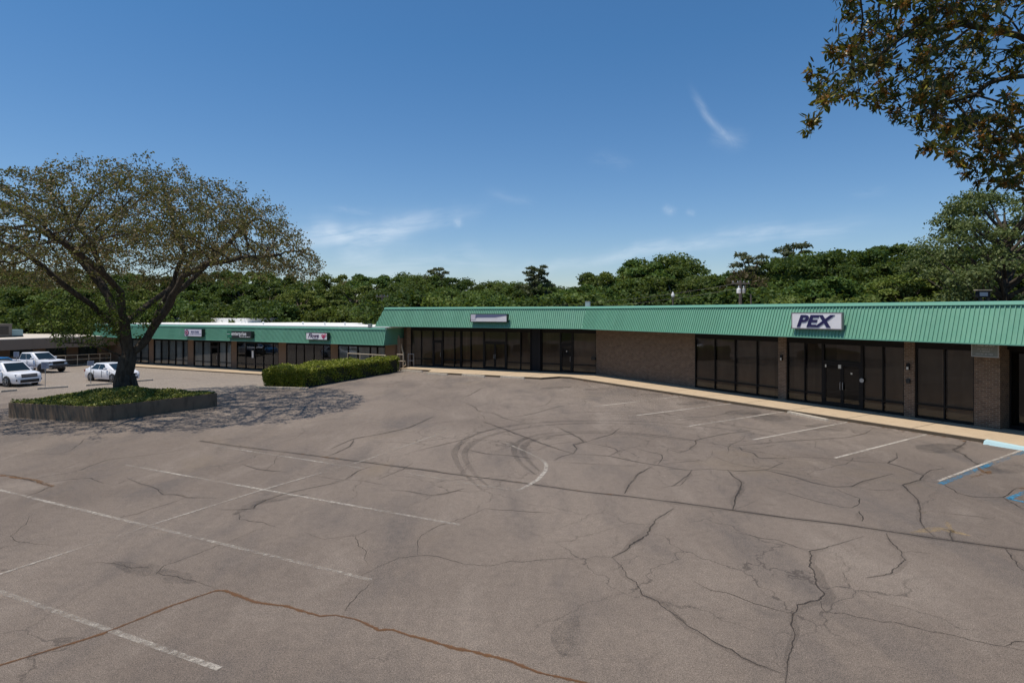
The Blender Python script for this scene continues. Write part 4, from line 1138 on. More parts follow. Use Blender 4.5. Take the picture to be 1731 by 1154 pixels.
hv = empty('rooftop_unit', (0, 0, 0), 0, 'weathered grey brown air conditioning unit with pale teal cabinet on the flat roof', 'air conditioner')
hc = at(9, 570, zf + .09); hv.location = (hc.x, hc.y, zf + .09); hv.rotation_euler = (0, 0, math.atan2(VS[1], VS[0]))
bpy.context.view_layer.update()
MB().box(-1.6, .6, .0, 1.7, .12, 1.36).box(-1.65, .65, -.04, 1.74, 1.36, 1.42).build('casing', M['hvac'], hv, bevel=.01)
lv = MB()
for k in range(9): lv.box(-1.4, .3, -.02, .0, .3 + k * .1, .35 + k * .1)
lv.build('louvre', M['panel'], hv)
MB().box(.66, 1.7, .2, 1.5, .12, .78).build('cabinet', M['hvac_teal'], hv, bevel=.02)
MB().box(-1.6, 1.7, .1, .25, 0, .12).box(-1.6, 1.7, 1.4, 1.55, 0, .12).build('base_rail', M['panel'], hv)

# ------------------------------------------------------------------ railings
def railing(name, a, b, n, hgt, label, material, rails=(1.0, .55), r=.03, base=None):
    """pipe railing from a to b: one post mesh each, one rail mesh each"""
    a, b = Vector(a), Vector(b)
    root = empty(name, a, 0, label, 'railing'); d = b - a
    for i in range(n):
        p = d * (i / (n - 1)); MB().tube([p + Vector((0, 0, -.25)), p + Vector((0, 0, hgt))], r, 8).build('post', material, root)
    for k in rails: MB().tube([Vector((0, 0, hgt * k)), d + Vector((0, 0, hgt * k))], r, 8).build('rail', material, root)
    return root
ra, rb = atg(90, 620.5), atg(187, 614)
rl = railing('ramp_railing', ra, rb, 6, 1.15, 'long tan pipe railing on the ramp before the brown fascia building', M['tan_rail'], (1.0, .58, .06), .032)
q = atg(168, 613)
railing('ramp_railing', q, q + Vector((1.0, .9, 0)), 2, .8, 'short tan double post railing end behind the white sedan', M['tan_rail'], (1.0, .6), .05)
pL = WM @ Vector((xL + .15, -1.6, SWZ)); 
a = atY(671.5, 621, 49.6); b = atY(681.5, 621, 49.4); a.z = b.z = SWZ
st_r = railing('stair_railing', a, b, 2, 1.12, 'tan pipe railing at the stair head right of the hedge', M['tan_rail'], (1.0, .52), .035)
MB().tube([(.5, 0, .48), (.72, -.4, .62), (.78, -.42, .3), (.5, -.1, .05)], .035, 8).build('handrail', M['tan_rail'], st_r)
a = atY(690, 620, 50.8); b = atY(699.5, 620, 50.6); a.z = b.z = SWZ
railing('door_railing', a, b, 2, 1.08, 'thin grey pipe guard frame before the leftmost dark shop window', M['grey_metal'], (1.0, .48), .022)
a = atY(588, 618, 51.5); b = atY(652, 618, 49.0); a.z = b.z = SWL
railing('walk_railing', a, b, 4, 2.15, 'pale handrail showing just above the clipped hedge top', M['tan_rail'], (1.0, .75), .03)
# steps down from the upper walk to the lower one
stp = MB()
for k in range(6):
    x = xL - .3 * (k + 1); stp.hexa([WM @ Vector(v) for v in ((x, -2.3, -1.4), (x + .3, -2.3, -1.4), (x + .3, -.9, -1.4), (x, -.9, -1.4), (x, -2.3, SWZ - .17 * (k + 1)), (x + .3, -2.3, SWZ - .17 * (k + 1)), (x + .3, -.9, SWZ - .17 * (k + 1)), (x, -.9, SWZ - .17 * (k + 1)))])
stp_o = stp.build('concrete_steps', M['walk']); tag(stp_o, 'concrete steps going down behind the hedge', 'steps')

# ------------------------------------------------------------------ sign posts in the lower lot
def post_sign(px, ybase, ytop, bw_, bh, label):
    p = atg(px, ybase); Y = p.y; H = (ybase - ytop) / FPX * Y
    root = empty('parking_sign', p, R(20), label, 'sign', 'parking signs on thin posts')
    MB().tube([(0, 0, -.1), (0, 0, H - .02)], .022, 8).build('post', M['grey_metal'], root)
    bd = MB().box(-bw_ / 2, bw_ / 2, -.045, -.028, H - bh, H).build('board', M['sign_back'], root, bevel=.006)
    lt = MB(); rs = random.Random(px)
    for k in range(3): lt.box(-bw_ * .36, bw_ * rs.uniform(.1, .36), -.05, -.045, H - bh * (.30 + .24 * k), H - bh * (.20 + .24 * k))
    lt.build('lettering', M['slate'], bd)
post_sign(76.5, 655.5, 611.5, .46, .50, 'pale parking sign on thin post beside the white utility vehicle')
post_sign(153.5, 650, 610, .44, .36, 'pale parking sign on thin post before the rear of the white sedan')
post_sign(28, 634, 594.5, .40, .45, 'pale parking sign behind the bed of the white pickup')

# ================================================================== VEHICLES
def loft(mb, secs):
    b = len(mb.v); n = len(secs[0])
    for s in secs: mb.v += [tuple(p) for p in s]
    for i in range(len(secs) - 1):
        for k in range(n):
            a = b + i * n + k; c = b + i * n + (k + 1) % n
            mb.f.append((a, c, c + n, a + n))
    mb.f.append(tuple(b + k for k in reversed(range(n)))); mb.f.append(tuple(b + (len(secs) - 1) * n + k for k in range(n)))
def bil(q, u, v):
    a = Vector(q[0]).lerp(Vector(q[1]), u); b = Vector(q[3]).lerp(Vector(q[2]), u); return a.lerp(b, v)
def panel(q, u0, u1, v0, v1, off):
    n = (Vector(q[1]) - Vector(q[0])).cross(Vector(q[3]) - Vector(q[0])).normalized() * off
    ps = [bil(q, u0, v0) + n, bil(q, u1, v0) + n, bil(q, u1, v1) + n, bil(q, u0, v1) + n]
    return ps
def make_car(name, loc_, head, label, cat, spec):
    """x forward, y to the car's left; body, glass, wheels, lamps and trim as parts"""
    root = empty(name, loc_, math.atan2(head[1], head[0]), label, cat)
    W, zb = spec['W'] / 2, spec['zb']; pm = spec['paint']
    mb = MB(); secs = []
    for (x, zt, k) in spec['top']:
        w_ = W * k; half = [(w_ * .90, zb), (w_ * .985, zb + .14), (w_, lerp(zb, zt, .55)), (w_ * .985, zt - .09), (w_ * .93, zt - .02), (w_ * .6, zt + .012), (0, zt + .018)]
        ring = [(x, y, z) for y, z in half] + [(x, -y, z) for y, z in reversed(half[:-1])]
        secs.append(ring)
    loft(mb, secs)
    b0, b1, r0, r1 = spec['cab']; zb0, zr = spec['belt'], spec['roof']; wb, wr = W * .94, W * spec.get('rw', .74)
    body = mb.build('body', pm, root, smooth=38, fix=True)
    # cabin
    P = [(b0, -wb, zb0), (b1, -wb, zb0), (b1, wb, zb0), (b0, wb, zb0), (r0, -wr, zr), (r1, -wr, zr), (r1, wr, zr), (r0, wr, zr)]
    cab = MB().hexa(P)
    # gentle crown on the roof
    cb = cab.build('cabin', pm, body, bevel=.07, smooth=50)
    sideR, front, sideL, back = [P[0], P[1], P[5], P[4]], [P[1], P[2], P[6], P[5]], [P[2], P[3], P[7], P[6]], [P[3], P[0], P[4], P[7]]
    def glassq(q, u0, u1, v0, v1, nm='window'):
        ps = panel(q, u0, u1, v0, v1, .012); ins = panel(q, u0, u1, v0, v1, -.03)
        MB().hexa(ins + ps if False else [ins[0], ins[1], ins[2], ins[3], ps[0], ps[1], ps[2], ps[3]]).build(nm, M['car_glass'], root, fix=True)
    glassq(front, .07, .93, .06, .90, 'windscreen'); glassq(back, .10, .90, .25, .88, 'rear_window')
    for q, flip in ((sideR, False), (sideL, True)):
        for (u0, u1) in spec['side']:
            a, b = (1 - u1, 1 - u0) if flip else (u0, u1)
            glassq(q, a, b, .10, .86)
    r = spec['wr']
    for sx in spec['axles']:
        for sy_ in (-1, 1):
            yo = W * 1.0 * sy_
            ar = MB().lathe([(r * 1.17, -.12), (r * 1.17, .006), (r * 1.05, .012)], 22, (0, 0, 0), 'y'); 
            a_o = ar.build('wheel_arch', M['trim'] if spec.get('dark_arch') else M['black'], root, fix=True); a_o.location = (sx, yo, r * 1.02); a_o.rotation_euler = (0, 0, 0 if sy_ > 0 else math.pi)
            ty = MB().lathe([(r * .62, -.16), (r * .96, -.16), (r, -.12), (r, .0), (r * .95, .035), (r * .66, .04)], 26, (0, 0, 0), 'y')
            wh = ty.build('wheel', M['tyre'], root, smooth=40, fix=True); wh.location = (sx, yo, r); wh.rotation_euler = a_o.rotation_euler
            rm_ = MB().lathe([(r * .68, -.06), (r * .68, .038), (r * .62, .046), (r * .58, .030), (r * .2, .036), (r * .14, .048)], 22, (0, 0, 0), 'y')
            for k in range(5):
                a = 2 * math.pi * k / 5
                rm_.bar((math.sin(a) * r * .14, .042, math.cos(a) * r * .14), (math.sin(a) * r * .6, .046, math.cos(a) * r * .6), .07, .02)
            rm_.build('rim', spec['rim'], wh, smooth=40)
    for (nm, mt, bx) in spec['trim']:
        mm = MB(); mm.hexa(bx) if len(bx) == 8 else mm.box(*bx); mm.build(nm, M[mt], root, bevel=.012)
    for s in (-1, 1):
        x = b1 - spec.get('mx', .45)
        mo = MB().box(x - .10, x + .10, W * .98 * s if s > 0 else -W * .98 - .22, W * .98 + .22 if s > 0 else -W * .98, zb0 + .02, zb0 + .20).build('mirror', pm, root, bevel=.04)
    for s in (-1, 1):                                    # door shut lines and handles
        for xx in spec['doors']:
            MB().box(xx - .006, xx + .006, W * s - .02, W * s + .004, zb + .15, zb0 - .04).build('door_gap', M['black'], root)
            MB().box(xx + .06, xx + .24, W * s * .985 - .015, W * s * .985 + .03 * s + .015, zb0 - .17, zb0 - .13).build('door_handle', M['chrome'] if spec.get('chrome') else pm, root)
    return root
def hx(x0, x1, x2, x3, y0, y1, z0, z1):                   # slanted lamp block
    return [(x0, y0, z0), (x1, y0, z0), (x1, y1, z0), (x0, y1, z0), (x2, y0, z1), (x3, y0, z1), (x3, y1, z1), (x2, y1, z1)]
suv = dict(W=1.93, zb=.24, paint=M['car_white'], wr=.37, axles=(-1.42, 1.40), rim=M['rim'], belt=1.06, roof=1.72, cab=(-2.33, 1.18, -2.12, .38), side=((.05, .30), (.32, .58), (.60, .80)), rw=.76,
           top=[(-2.43, .62, .80), (-2.40, .95, .88), (-2.30, 1.06, .95), (-1.5, 1.09, 1), (.6, 1.10, 1), (1.1, 1.09, 1), (1.5, 1.06, .99), (2.0, 1.00, .96), (2.25, .94, .91), (2.36, .82, .86), (2.43, .6, .80)], doors=(-.95, .02, .98),
           trim=[('headlight', 'lamp', hx(2.05, 2.33, 1.98, 2.26, .50, .86, .78, .93)), ('headlight', 'lamp', hx(2.05, 2.33, 1.98, 2.26, -.86, -.50, .78, .93)), ('grille', 'trim', (2.33, 2.42, -.52, .52, .66, .92)),
                 ('lower_grille', 'black', (2.36, 2.45, -.62, .62, .30, .52)), ('badge_bar', 'chrome', (2.40, 2.435, -.50, .50, .80, .835)), ('fog_lamp', 'black', (2.20, 2.40, .66, .84, .42, .56)), ('fog_lamp', 'black', (2.20, 2.40, -.84, -.66, .42, .56)),
                 ('tail_light', 'amber', (-2.44, -2.30, .62, .86, .88, 1.04)), ('tail_light', 'amber', (-2.44, -2.30, -.86, -.62, .88, 1.04)), ('roof_rail', 'trim', (-1.8, .2, .62, .66, 1.72, 1.76)), ('roof_rail', 'trim', (-1.8, .2, -.66, -.62, 1.72, 1.76))])
sedan = dict(W=1.76, zb=.20, paint=M['car_white'], wr=.315, axles=(-1.33, 1.34), rim=M['rim'], belt=.92, roof=1.43, cab=(-1.98, 1.42, -1.02, .30), side=((.16, .45), (.47, .76)), rw=.72, mx=.75,
             top=[(-2.25, .60, .82), (-2.22, .88, .88), (-2.05, .97, .93), (-1.5, .97, .98), (0, .95, 1), (1.0, .94, 1), (1.5, .90, .98), (1.95, .80, .93), (2.15, .70, .87), (2.25, .52, .80)], doors=(-.95, .05, 1.0),
             trim=[('headlight', 'lamp', hx(1.80, 2.14, 1.72, 2.0, .50, .80, .62, .76)), ('headlight', 'lamp', hx(1.80, 2.14, 1.72, 2.0, -.80, -.50, .62, .76)), ('grille', 'black', (2.12, 2.25, -.48, .48, .56, .66)), ('lower_grille', 'black', (2.18, 2.27, -.55, .55, .26, .40)),
                   ('tail_light', 'amber', (-2.26, -2.05, .52, .80, .72, .88)), ('tail_light', 'amber', (-2.26, -2.05, -.80, -.52, .72, .88))])
truck = dict(W=1.90, zb=.42, paint=M['car_white'], wr=.40, axles=(-1.72, 1.78), rim=M['rim_dark'], belt=1.17, roof=1.80, cab=(-.98, 1.30, -.80, .50), side=((.05, .40), (.42, .76)), rw=.78, dark_arch=True, mx=.45,
             top=[(-2.80, .80, .94), (-2.78, 1.16, .97), (-1.1, 1.17, 1), (.8, 1.18, 1), (1.2, 1.18, 1), (1.7, 1.16, .99), (2.3, 1.10, .96), (2.5, 1.02, .92), (2.6, .80, .88)], doors=(-.9, .12, 1.15),
             trim=[('headlight', 'trim', hx(2.25, 2.58, 2.2, 2.50, .52, .84, .86, 1.02)), ('headlight', 'trim', hx(2.25, 2.58, 2.2, 2.50, -.84, -.52, .86, 1.02)), ('grille', 'black', (2.46, 2.64, -.52, .52, .76, 1.02)), ('bumper', 'trim', (2.38, 2.74, -.90, .90, .50, .72)),
                   ('skid_plate', 'black', (2.2, 2.6, -.6, .6, .32, .5)), ('cargo_bed', 'black', (-2.70, -1.08, -.74, .74, .9, 1.195)), ('tail_light', 'amber', (-2.82, -2.7, .74, .93, .85, 1.1)), ('tail_light', 'amber', (-2.82, -2.7, -.93, -.74, .85, 1.1)), ('hood_scoop', 'trim', (1.45, 1.9, -.3, .3, 1.14, 1.20))])
hatch = dict(sedan); hatch.update(W=1.74, paint=M['car_blue'], belt=.98, roof=1.46, cab=(-1.95, 1.35, -1.6, .35), rim=M['rim'])
def rot(v, deg): a = R(deg); return (v[0] * math.cos(a) - v[1] * math.sin(a), v[0] * math.sin(a) + v[1] * math.cos(a))
HD = (FM_dir.x, FM_dir.y)
def gl_(px, py): p = atg(px, py); return (p.x, p.y, p.z)
make_car('parked_suv', gl_(16, 650), rot(HD, 4), 'white sport utility vehicle parked at the left edge, nose to the right', 'car', suv)
make_car('parked_pickup', gl_(62, 628), rot(HD, 11), 'white crew cab pickup truck with black grille before the brown building', 'pickup truck', truck)
make_car('parked_sedan', gl_(190, 643), rot(HD, 2), 'white sedan half hidden behind the oak trunk', 'car', sedan)
make_car('parked_hatchback', gl_(-3, 632), rot(HD, 2), 'blue hatchback at the left edge behind the white utility vehicle', 'car', hatch)

# ================================================================== PLANTS
def fast_mesh(name, verts, nper, material):
    """verts: (N*nper, 3) array of separate n-gons"""
    N = len(verts) // nper
    me = bpy.data.meshes.new(name)
    me.vertices.add(N * nper); me.vertices.foreach_set('co', np.asarray(verts, dtype=np.float32).ravel())
    me.loops.add(N * nper); me.loops.foreach_set('vertex_index', np.arange(N * nper, dtype=np.int32))
    me.polygons.add(N); me.polygons.foreach_set('loop_start', np.arange(0, N * nper, nper, dtype=np.int32))
    me.update(calc_edges=True); me.validate()
    if material: me.materials.append(material)
    return me
def leaves(centers, size, up=.3, aspect=.5, rng=RNG, outward=None, hang=0.0):
    """pointed leaf faces: 4-cornered rhombs, random turn, biased to face up"""
    N = len(centers); n = rng.normal(size=(N, 3)); n[:, 2] += up
    if outward is not None: n += outward
    n /= np.linalg.norm(n, axis=1)[:, None]
    a = rng.normal(size=(N, 3)); a[:, 2] -= hang; a -= n * (a * n).sum(1)[:, None]; a /= np.linalg.norm(a, axis=1)[:, None] + 1e-9
    b = np.cross(n, a); s = (size * rng.uniform(.65, 1.35, N))[:, None]
    c = np.asarray(centers)
    v = np.stack([c - a * s * .5, c + b * s * aspect * .5 + a * s * .05, c + a * s * .5, c - b * s * aspect * .5 + a * s * .05], 1)
    return v.reshape(-1, 3)
def mesh_obj(name, me, parent=None):
    o = bpy.data.objects.new(name, me); COL.objects.link(o)
    if parent is not None: o.parent = parent
    return o

# ---- planter with its oak
ZP = .66
pc = [at(10, 705), at(165, 714), at(371, 686)]
c4 = pc[0] + (pc[2] - pc[1])
quad = [Vector((p.x, p.y)) for p in (pc[0], pc[1], pc[2], c4)]
def round_poly(q, rads, n=6):
    out = []
    for i, p in enumerate(q):
        a, b = q[i - 1], q[(i + 1) % len(q)]; r_ = rads[i]
        s, e = p + (a - p).normalized() * r_, p + (b - p).normalized() * r_
        for k in range(n + 1):
            t = k / n; out.append((1 - t) ** 2 * s + 2 * t * (1 - t) * p + t * t * e)
    return out
cen = sum(quad, Vector((0, 0))) / 4
op0 = round_poly(quad, [.25, .9, .25, .6]); op = []
for i_, p_ in enumerate(op0):
    q_ = op0[(i_ + 1) % len(op0)]; k_ = max(1, int((q_ - p_).length / .35))
    op += [p_.lerp(q_, j_ / k_) for j_ in range(k_)]
ip = [cen + (p - cen) * (1 - .16 / (p - cen).length) for p in op]
plm = MB(); n = len(op)
plm.v = [(p.x, p.y, -.5) for p in op] + [(p.x, p.y, ZP) for p in op] + [(p.x, p.y, ZP) for p in ip] + [(p.x, p.y, .3) for p in ip]
for i in range(n):
    j = (i + 1) % n
    plm.f += [(i, j, j + n, i + n), (i + n, j + n, j + 2 * n, i + 2 * n), (i + 2 * n, j + 2 * n, j + 3 * n, i + 3 * n)]
planter = plm.build('tree_planter', M['planter'], fix=True)
tag(planter, 'raised stained concrete planter holding the spreading oak', 'planter')
TB = Vector((-19.45, 30.1))
def mound(x, y):
    p = Vector((x, y)); d = min(((p - Vector(a)).length for a in ip), default=0); 
    return ZP - .05 + .36 * sm(d / 2.0)
sv, sf = [], []
rings = 9
for k in range(rings + 1):
    f = 1 - k / rings
    for p in ip:
        q_ = Vector((TB.x, TB.y)).lerp(p, f); sv.append((q_.x, q_.y, mound(q_.x, q_.y)))
for k in range(rings):
    for i in range(n):
        j = (i + 1) % n; sf.append((k * n + i, k * n + j, (k + 1) * n + j, (k + 1) * n + i))
so = MB(); so.v, so.f = sv, sf; so.build('soil', M['soil'], planter, smooth=180)
pts = []
while len(pts) < 19000:
    a, b = random.random(), random.random()
    x, y = (quad[0] + (quad[1] - quad[0]) * a + (quad[3] - quad[0]) * b)
    pts.append((x, y, mound(x, y) + .02 + .11 * random.random() * (1 + .6 * math.sin(x * 3.1) * math.sin(y * 2.7))))
inset = [cen + (p - cen) * .985 for p in op]
def inside(p, poly):
    c_ = False
    for i in range(len(poly)):
        a, b = poly[i], poly[i - 1]
        if (a.y > p[1]) != (b.y > p[1]) and p[0] < (b.x - a.x) * (p[1] - a.y) / (b.y - a.y) + a.x: c_ = not c_
    return c_
pts = np.array([p for p in pts if inside(p, inset)])
gc = mesh_obj('ground_cover', fast_mesh('ground_cover', leaves(pts, .10, 1.0, .6), 4, M['leaf_cover']))
tag(gc, 'low green ground cover filling the concrete planter', 'ground cover', kind='stuff')

def colonize(roots, attr, infl, kill, step, iters, up=.0, rng=RNG):
    """grow branches towards points of the crown; roots = list of polylines whose first point may lie on an earlier one"""
    pos, par = [], []
    for pl_ in roots:
        prev = -1
        for k, p in enumerate(pl_):
            p = np.array(p, float)
            if k == 0 and pos:
                d = np.linalg.norm(np.array(pos) - p, axis=1); prev = int(d.argmin()); continue
            if prev >= 0:
                a = pos[prev]; nseg = max(1, int(np.linalg.norm(p - a) / step))
                side = rng.normal(size=3) * .05
                for i in range(1, nseg + 1):
                    t = i / nseg; pos.append(a + (p - a) * t + side * math.sin(math.pi * t)); par.append(prev if i == 1 else len(pos) - 2)
                prev = len(pos) - 1
            else: pos.append(p); par.append(-1); prev = 0
    attr = np.array(attr); P = np.array(pos)
    near_d = np.full(len(attr), 1e9); near_i = np.zeros(len(attr), int); start = 0
    alive = np.ones(len(attr), bool)
    for it in range(iters):
        for i0 in range(start, len(P), 400):
            blk = P[i0:i0 + 400]; D = np.linalg.norm(attr[:, None, :] - blk[None], axis=2)
            j = D.argmin(1); dmin = D[np.arange(len(attr)), j]; upd = dmin < near_d
            near_d[upd] = dmin[upd]; near_i[upd] = j[upd] + i0
        alive &= near_d > kill
        act = alive & (near_d < infl)
        if not act.any(): break
        start = len(P); newp = []
        for i in np.unique(near_i[act]):
            v = attr[act & (near_i == i)] - P[i]; v /= np.linalg.norm(v, axis=1)[:, None]
            d = v.sum(0) + rng.normal(size=3) * .25; d[2] += up; nl = np.linalg.norm(d)
            if nl < 1e-6: continue
            newp.append(P[i] + d / nl * step); par.append(int(i))
        if not newp: break
        P = np.vstack([P, newp])
    return P, np.array(par)
def limb_mesh(P, par, tip, expo=2.3, maxr=None, rootscale=1.0):
    N = len(P); kids = [[] for _ in range(N)]
    for i, p in enumerate(par):
        if p >= 0: kids[p].append(i)
    rad = np.zeros(N)
    for i in range(N - 1, -1, -1):
        rad[i] = tip if not kids[i] else (sum(rad[k] ** expo for k in kids[i])) ** (1 / expo)
    if maxr: rad = tip + (rad - tip) * (maxr - tip) / max(rad.max() - tip, 1e-6)
    mb = MB(); seen = [i for i in range(N) if par[i] < 0]
    stack = [(i, [i]) for i in seen]
    while stack:
        i, chain = stack.pop()
        while kids[i]:
            ks = sorted(kids[i], key=lambda k: -rad[k])
            for k in ks[1:]: stack.append((k, [i, k]))
            i = ks[0]; chain.append(i)
        rr = [rad[c] for c in chain]
        if len(chain) > 1 and par[chain[0]] >= 0 or chain[0] != 0:
            if len(chain) > 1: rr[0] = min(rr[0], rr[1] * 1.15)
        ns = 10 if max(rr) > .12 else (6 if max(rr) > .04 else 3)
        mb.tube([Vector(P[c]) for c in chain], rr, ns, cap=False)
    return mb, rad, kids
def OP(px, py, dy=0.0): p = atY(px, py, 30.1); return (p.x, 30.1 + dy, p.z)
base = (TB.x - .05, TB.y, .55)
roots = [[base, OP(208, 640), OP(213, 620), OP(219, 598)],
         [OP(219, 598), OP(250, 562, .2), OP(275, 532, 0), OP(297, 500, -.3), OP(318, 468, -.5), OP(360, 448, -.8), OP(420, 438, -.8), OP(480, 432, -.5)],
         [OP(219, 598), OP(240, 560, .7), OP(255, 510, 1), OP(270, 470, 1.3), OP(284, 425, 1.5), OP(268, 388, 1.6), OP(255, 345, 1.8)],
         [OP(219, 598), OP(228, 545, -.8), OP(232, 495, -1.3), OP(216, 465, -1.8), OP(205, 415, -2.2), OP(178, 375, -2.6)],
         [OP(214, 605), OP(200, 560, .2), OP(172, 500, .5), OP(140, 458, .6), OP(90, 408, .8), OP(40, 382, 1)],
         [OP(228, 545, -.8), OP(233, 500, 1.8), OP(240, 460, 3.6), OP(235, 400, 5.6)],
         [OP(232, 495, -1.3), OP(236, 462, -3.0), OP(228, 425, -5.2)],
         [OP(200, 560, .2), OP(183, 515, -1.2), OP(150, 470, -2.4), OP(115, 430, -3.2)],
         [OP(297, 500, -.3), OP(322, 455, 1), OP(355, 400, 2.2), OP(395, 355, 2.6)],
         [OP(212, 612), OP(190, 588, -.6), OP(160, 578, -.9), OP(120, 575, -1.1)]]
att = []
while len(att) < 5400:
    r_ = math.sqrt(random.random()); th = random.random() * 6.283
    x, y = TB.x + .1 + 9.45 * r_ * math.cos(th), TB.y + .2 + 7.9 * r_ * math.sin(th)
    bump_ = .5 * math.sin(x * 1.3 + 1) * math.cos(y * 1.1)
    top = 7.3 + 4.85 * (1 - r_ * r_) ** .68 + .6 * bump_; bot = 6.3 + 1.1 * (1 - r_) + .4 * bump_
    if math.cos(th) < -.2: bot -= 1.1
    t = random.random() ** .62; z = lerp(bot, top, t)
    gap = math.sin(x * 1.9 + z * 1.1) + math.sin(y * 2.1 - z * 1.7 + 1) + math.sin(z * 2.4 + x * .8 + 2)
    if gap < -1.15 and t < .93: continue
    att.append((x, y, z))
for _ in range(130):                                       # sprays standing out of the crown's outline
    r_ = random.random() ** .4; th = random.random() * 6.283
    z0 = 7.3 + 4.85 * (1 - r_ * r_) ** .68 - .55; L_ = random.uniform(.5, 1.3)
    d = Vector((math.cos(th) * r_ * .9, math.sin(th) * r_ * .8, .75 * (1.15 - r_) + .12)).normalized()
    p = Vector((TB.x + .1 + 9.2 * r_ * math.cos(th), TB.y + .2 + 7.7 * r_ * math.sin(th), z0))
    for k in range(5): att.append(tuple(p + d * L_ * k / 4 + Vector((random.gauss(0, .08), random.gauss(0, .08), random.gauss(0, .08)))))
low_att = []
for _ in range(300):                                       # green shoots low on the trunk and the low left branch
    t = random.random()
    low_att.append((lerp(TB.x - 2.0, TB.x + 1.0, t) + random.gauss(0, .5), TB.y - .6 + random.gauss(0, .8), lerp(3.7, 4.8, t) + random.gauss(0, .38)))
for _ in range(150):
    low_att.append((TB.x - 1.7 + random.gauss(0, .9), TB.y - 1 + random.gauss(0, .8), 4.5 + random.gauss(0, .35)))
Pn, par = colonize(roots, att + low_att, 2.6, .42, .27, 60, .05)
mb, rad, kids = limb_mesh(Pn, par, .010, 2.0, .41)
oak = empty('oak_tree', (TB.x, TB.y, ZP), 0, 'spreading flat topped oak with sparse olive brown leaves growing in the concrete planter', 'tree')
bpy.context.view_layer.update()
mb.v = [(x - TB.x, y - TB.y, z - ZP) for x, y, z in mb.v]
fl = MB()                                                    # root flare
for k in range(7):
    a = k * .9; c_, s_ = math.cos(a), math.sin(a)
    mb.tube([Vector((c_ * .62, s_ * .62, .05)), Vector((c_ * .40, s_ * .40, .32)), Vector((c_ * .26 - .02, s_ * .26, .95))], [.10, .17, .16], 7, cap=False)
mb.build('trunk', M['bark'], oak, smooth=180)
tips = [i for i in range(len(Pn)) if rad[i] < .034]
lc, ls = [], []
for i in tips:
    p = Pn[i]; lowz = p[2] < 6.0
    k = int(RNG.poisson(11 if not lowz else 13))
    if not kids[i]: k += 16
    if lowz and p[2] < 3.1 and p[0] < TB.x - .8: continue
    q_ = p + RNG.normal(size=(k, 3)) * np.array((.15, .15, .12))
    (ls if lowz else lc).extend(q_.tolist())
lc = np.array(lc) - np.array((TB.x, TB.y, ZP)); ls = np.array(ls) - np.array((TB.x, TB.y, ZP))
mesh_obj('crown', fast_mesh('crown', leaves(lc, .125, .5, .55), 4, M['leaf_planter_oak']), oak)
o_ = mesh_obj('low_shoots', fast_mesh('low_shoots', leaves(ls, .13, .5, .55), 4, M['leaf_sprout']), oak)
o_['label'] = 'bright green shoots around the lower trunk'

# ---- clipped hedge
hq = [Vector(p) for p in ((-15.9, 37.9), (-13.05, 37.35), (-9.0, 47.9), (-11.9, 48.8))]
hz = lambda x, y: gz(x, y) * .4
hn = []
def hedge_pt(u, v, w_):
    a = hq[0].lerp(hq[1], u); b = hq[3].lerp(hq[2], u); p = a.lerp(b, v); return (p.x, p.y, hz(p.x, p.y) + .08 + 1.12 * w_)
hp_, hnor = [], []
for _ in range(34000):
    f = random.random(); u, v, w_ = random.random(), random.random(), random.random()
    d = abs(random.gauss(0, .035))
    if f < .42: w_ = 1 - d; nn = (0, 0, 1)
    elif f < .66: u = 1 - d; nn = (.9, -.4, 0)
    elif f < .76: u = d; nn = (-.9, .4, 0)
    elif f < .94: v = d * .3; nn = (-.4, -.9, 0)
    else: v = 1 - d * .3; nn = (.4, .9, 0)
    if f > .42 and w_ < .22 and random.random() < .55: continue
    p = np.array(hedge_pt(u, v, w_))
    wob = .07 * math.sin(p[0] * 2.3 + p[1] * 1.1) + .06 * math.sin(p[1] * 3.1 + p[2] * 4) + .05 * math.sin(p[0] * 5.1 - p[1] * 4.2)
    ed = min(u, 1 - u) * 2.8; ez = 1 - w_
    rnd = -.12 * max(0, 1 - ed / .3) * max(0, 1 - ez / .25)
    p += np.array(nn) * (wob + .02) + np.array((0, 0, rnd + (.10 * random.random() ** 4 if f < .42 else 0)))
    hp_.append(p); hnor.append(nn)
hedge = empty('clipped_hedge', (hq[0].x, hq[0].y, 0), 0, 'long box clipped yellow green hedge between the upper and lower parking lots', 'hedge')
hp_ = np.array(hp_) - np.array((hq[0].x, hq[0].y, 0))
mesh_obj('foliage', fast_mesh('foliage', leaves(hp_, .105, .3, .6, outward=np.array(hnor) * .9), 4, M['leaf_hedge']), hedge)
cq = [hq[0] * .0 + (hedge_c := sum(hq, Vector((0, 0))) / 4) + (p - hedge_c) * .955 for p in hq]
cm = MB(); cm.hexa([(p.x - hq[0].x, p.y - hq[0].y, -.3) for p in cq] + [(p.x - hq[0].x, p.y - hq[0].y, hz(p.x, p.y) + 1.04) for p in cq]); cm.build('stems', M['hedge_core'], hedge)
kb = MB()
e0, e1 = Vector((-15.95, 37.55)), Vector((-12.6, 36.9))
kfr = frame(e0, (e1 - e0).normalized()); Lk = (e1 - e0).length
hk = MB().box(-.1, Lk, -.12, .12, -.3, .10).build('hedge_curb', M['stop'], None, kfr, bevel=.015)
tag(hk, kind='structure')

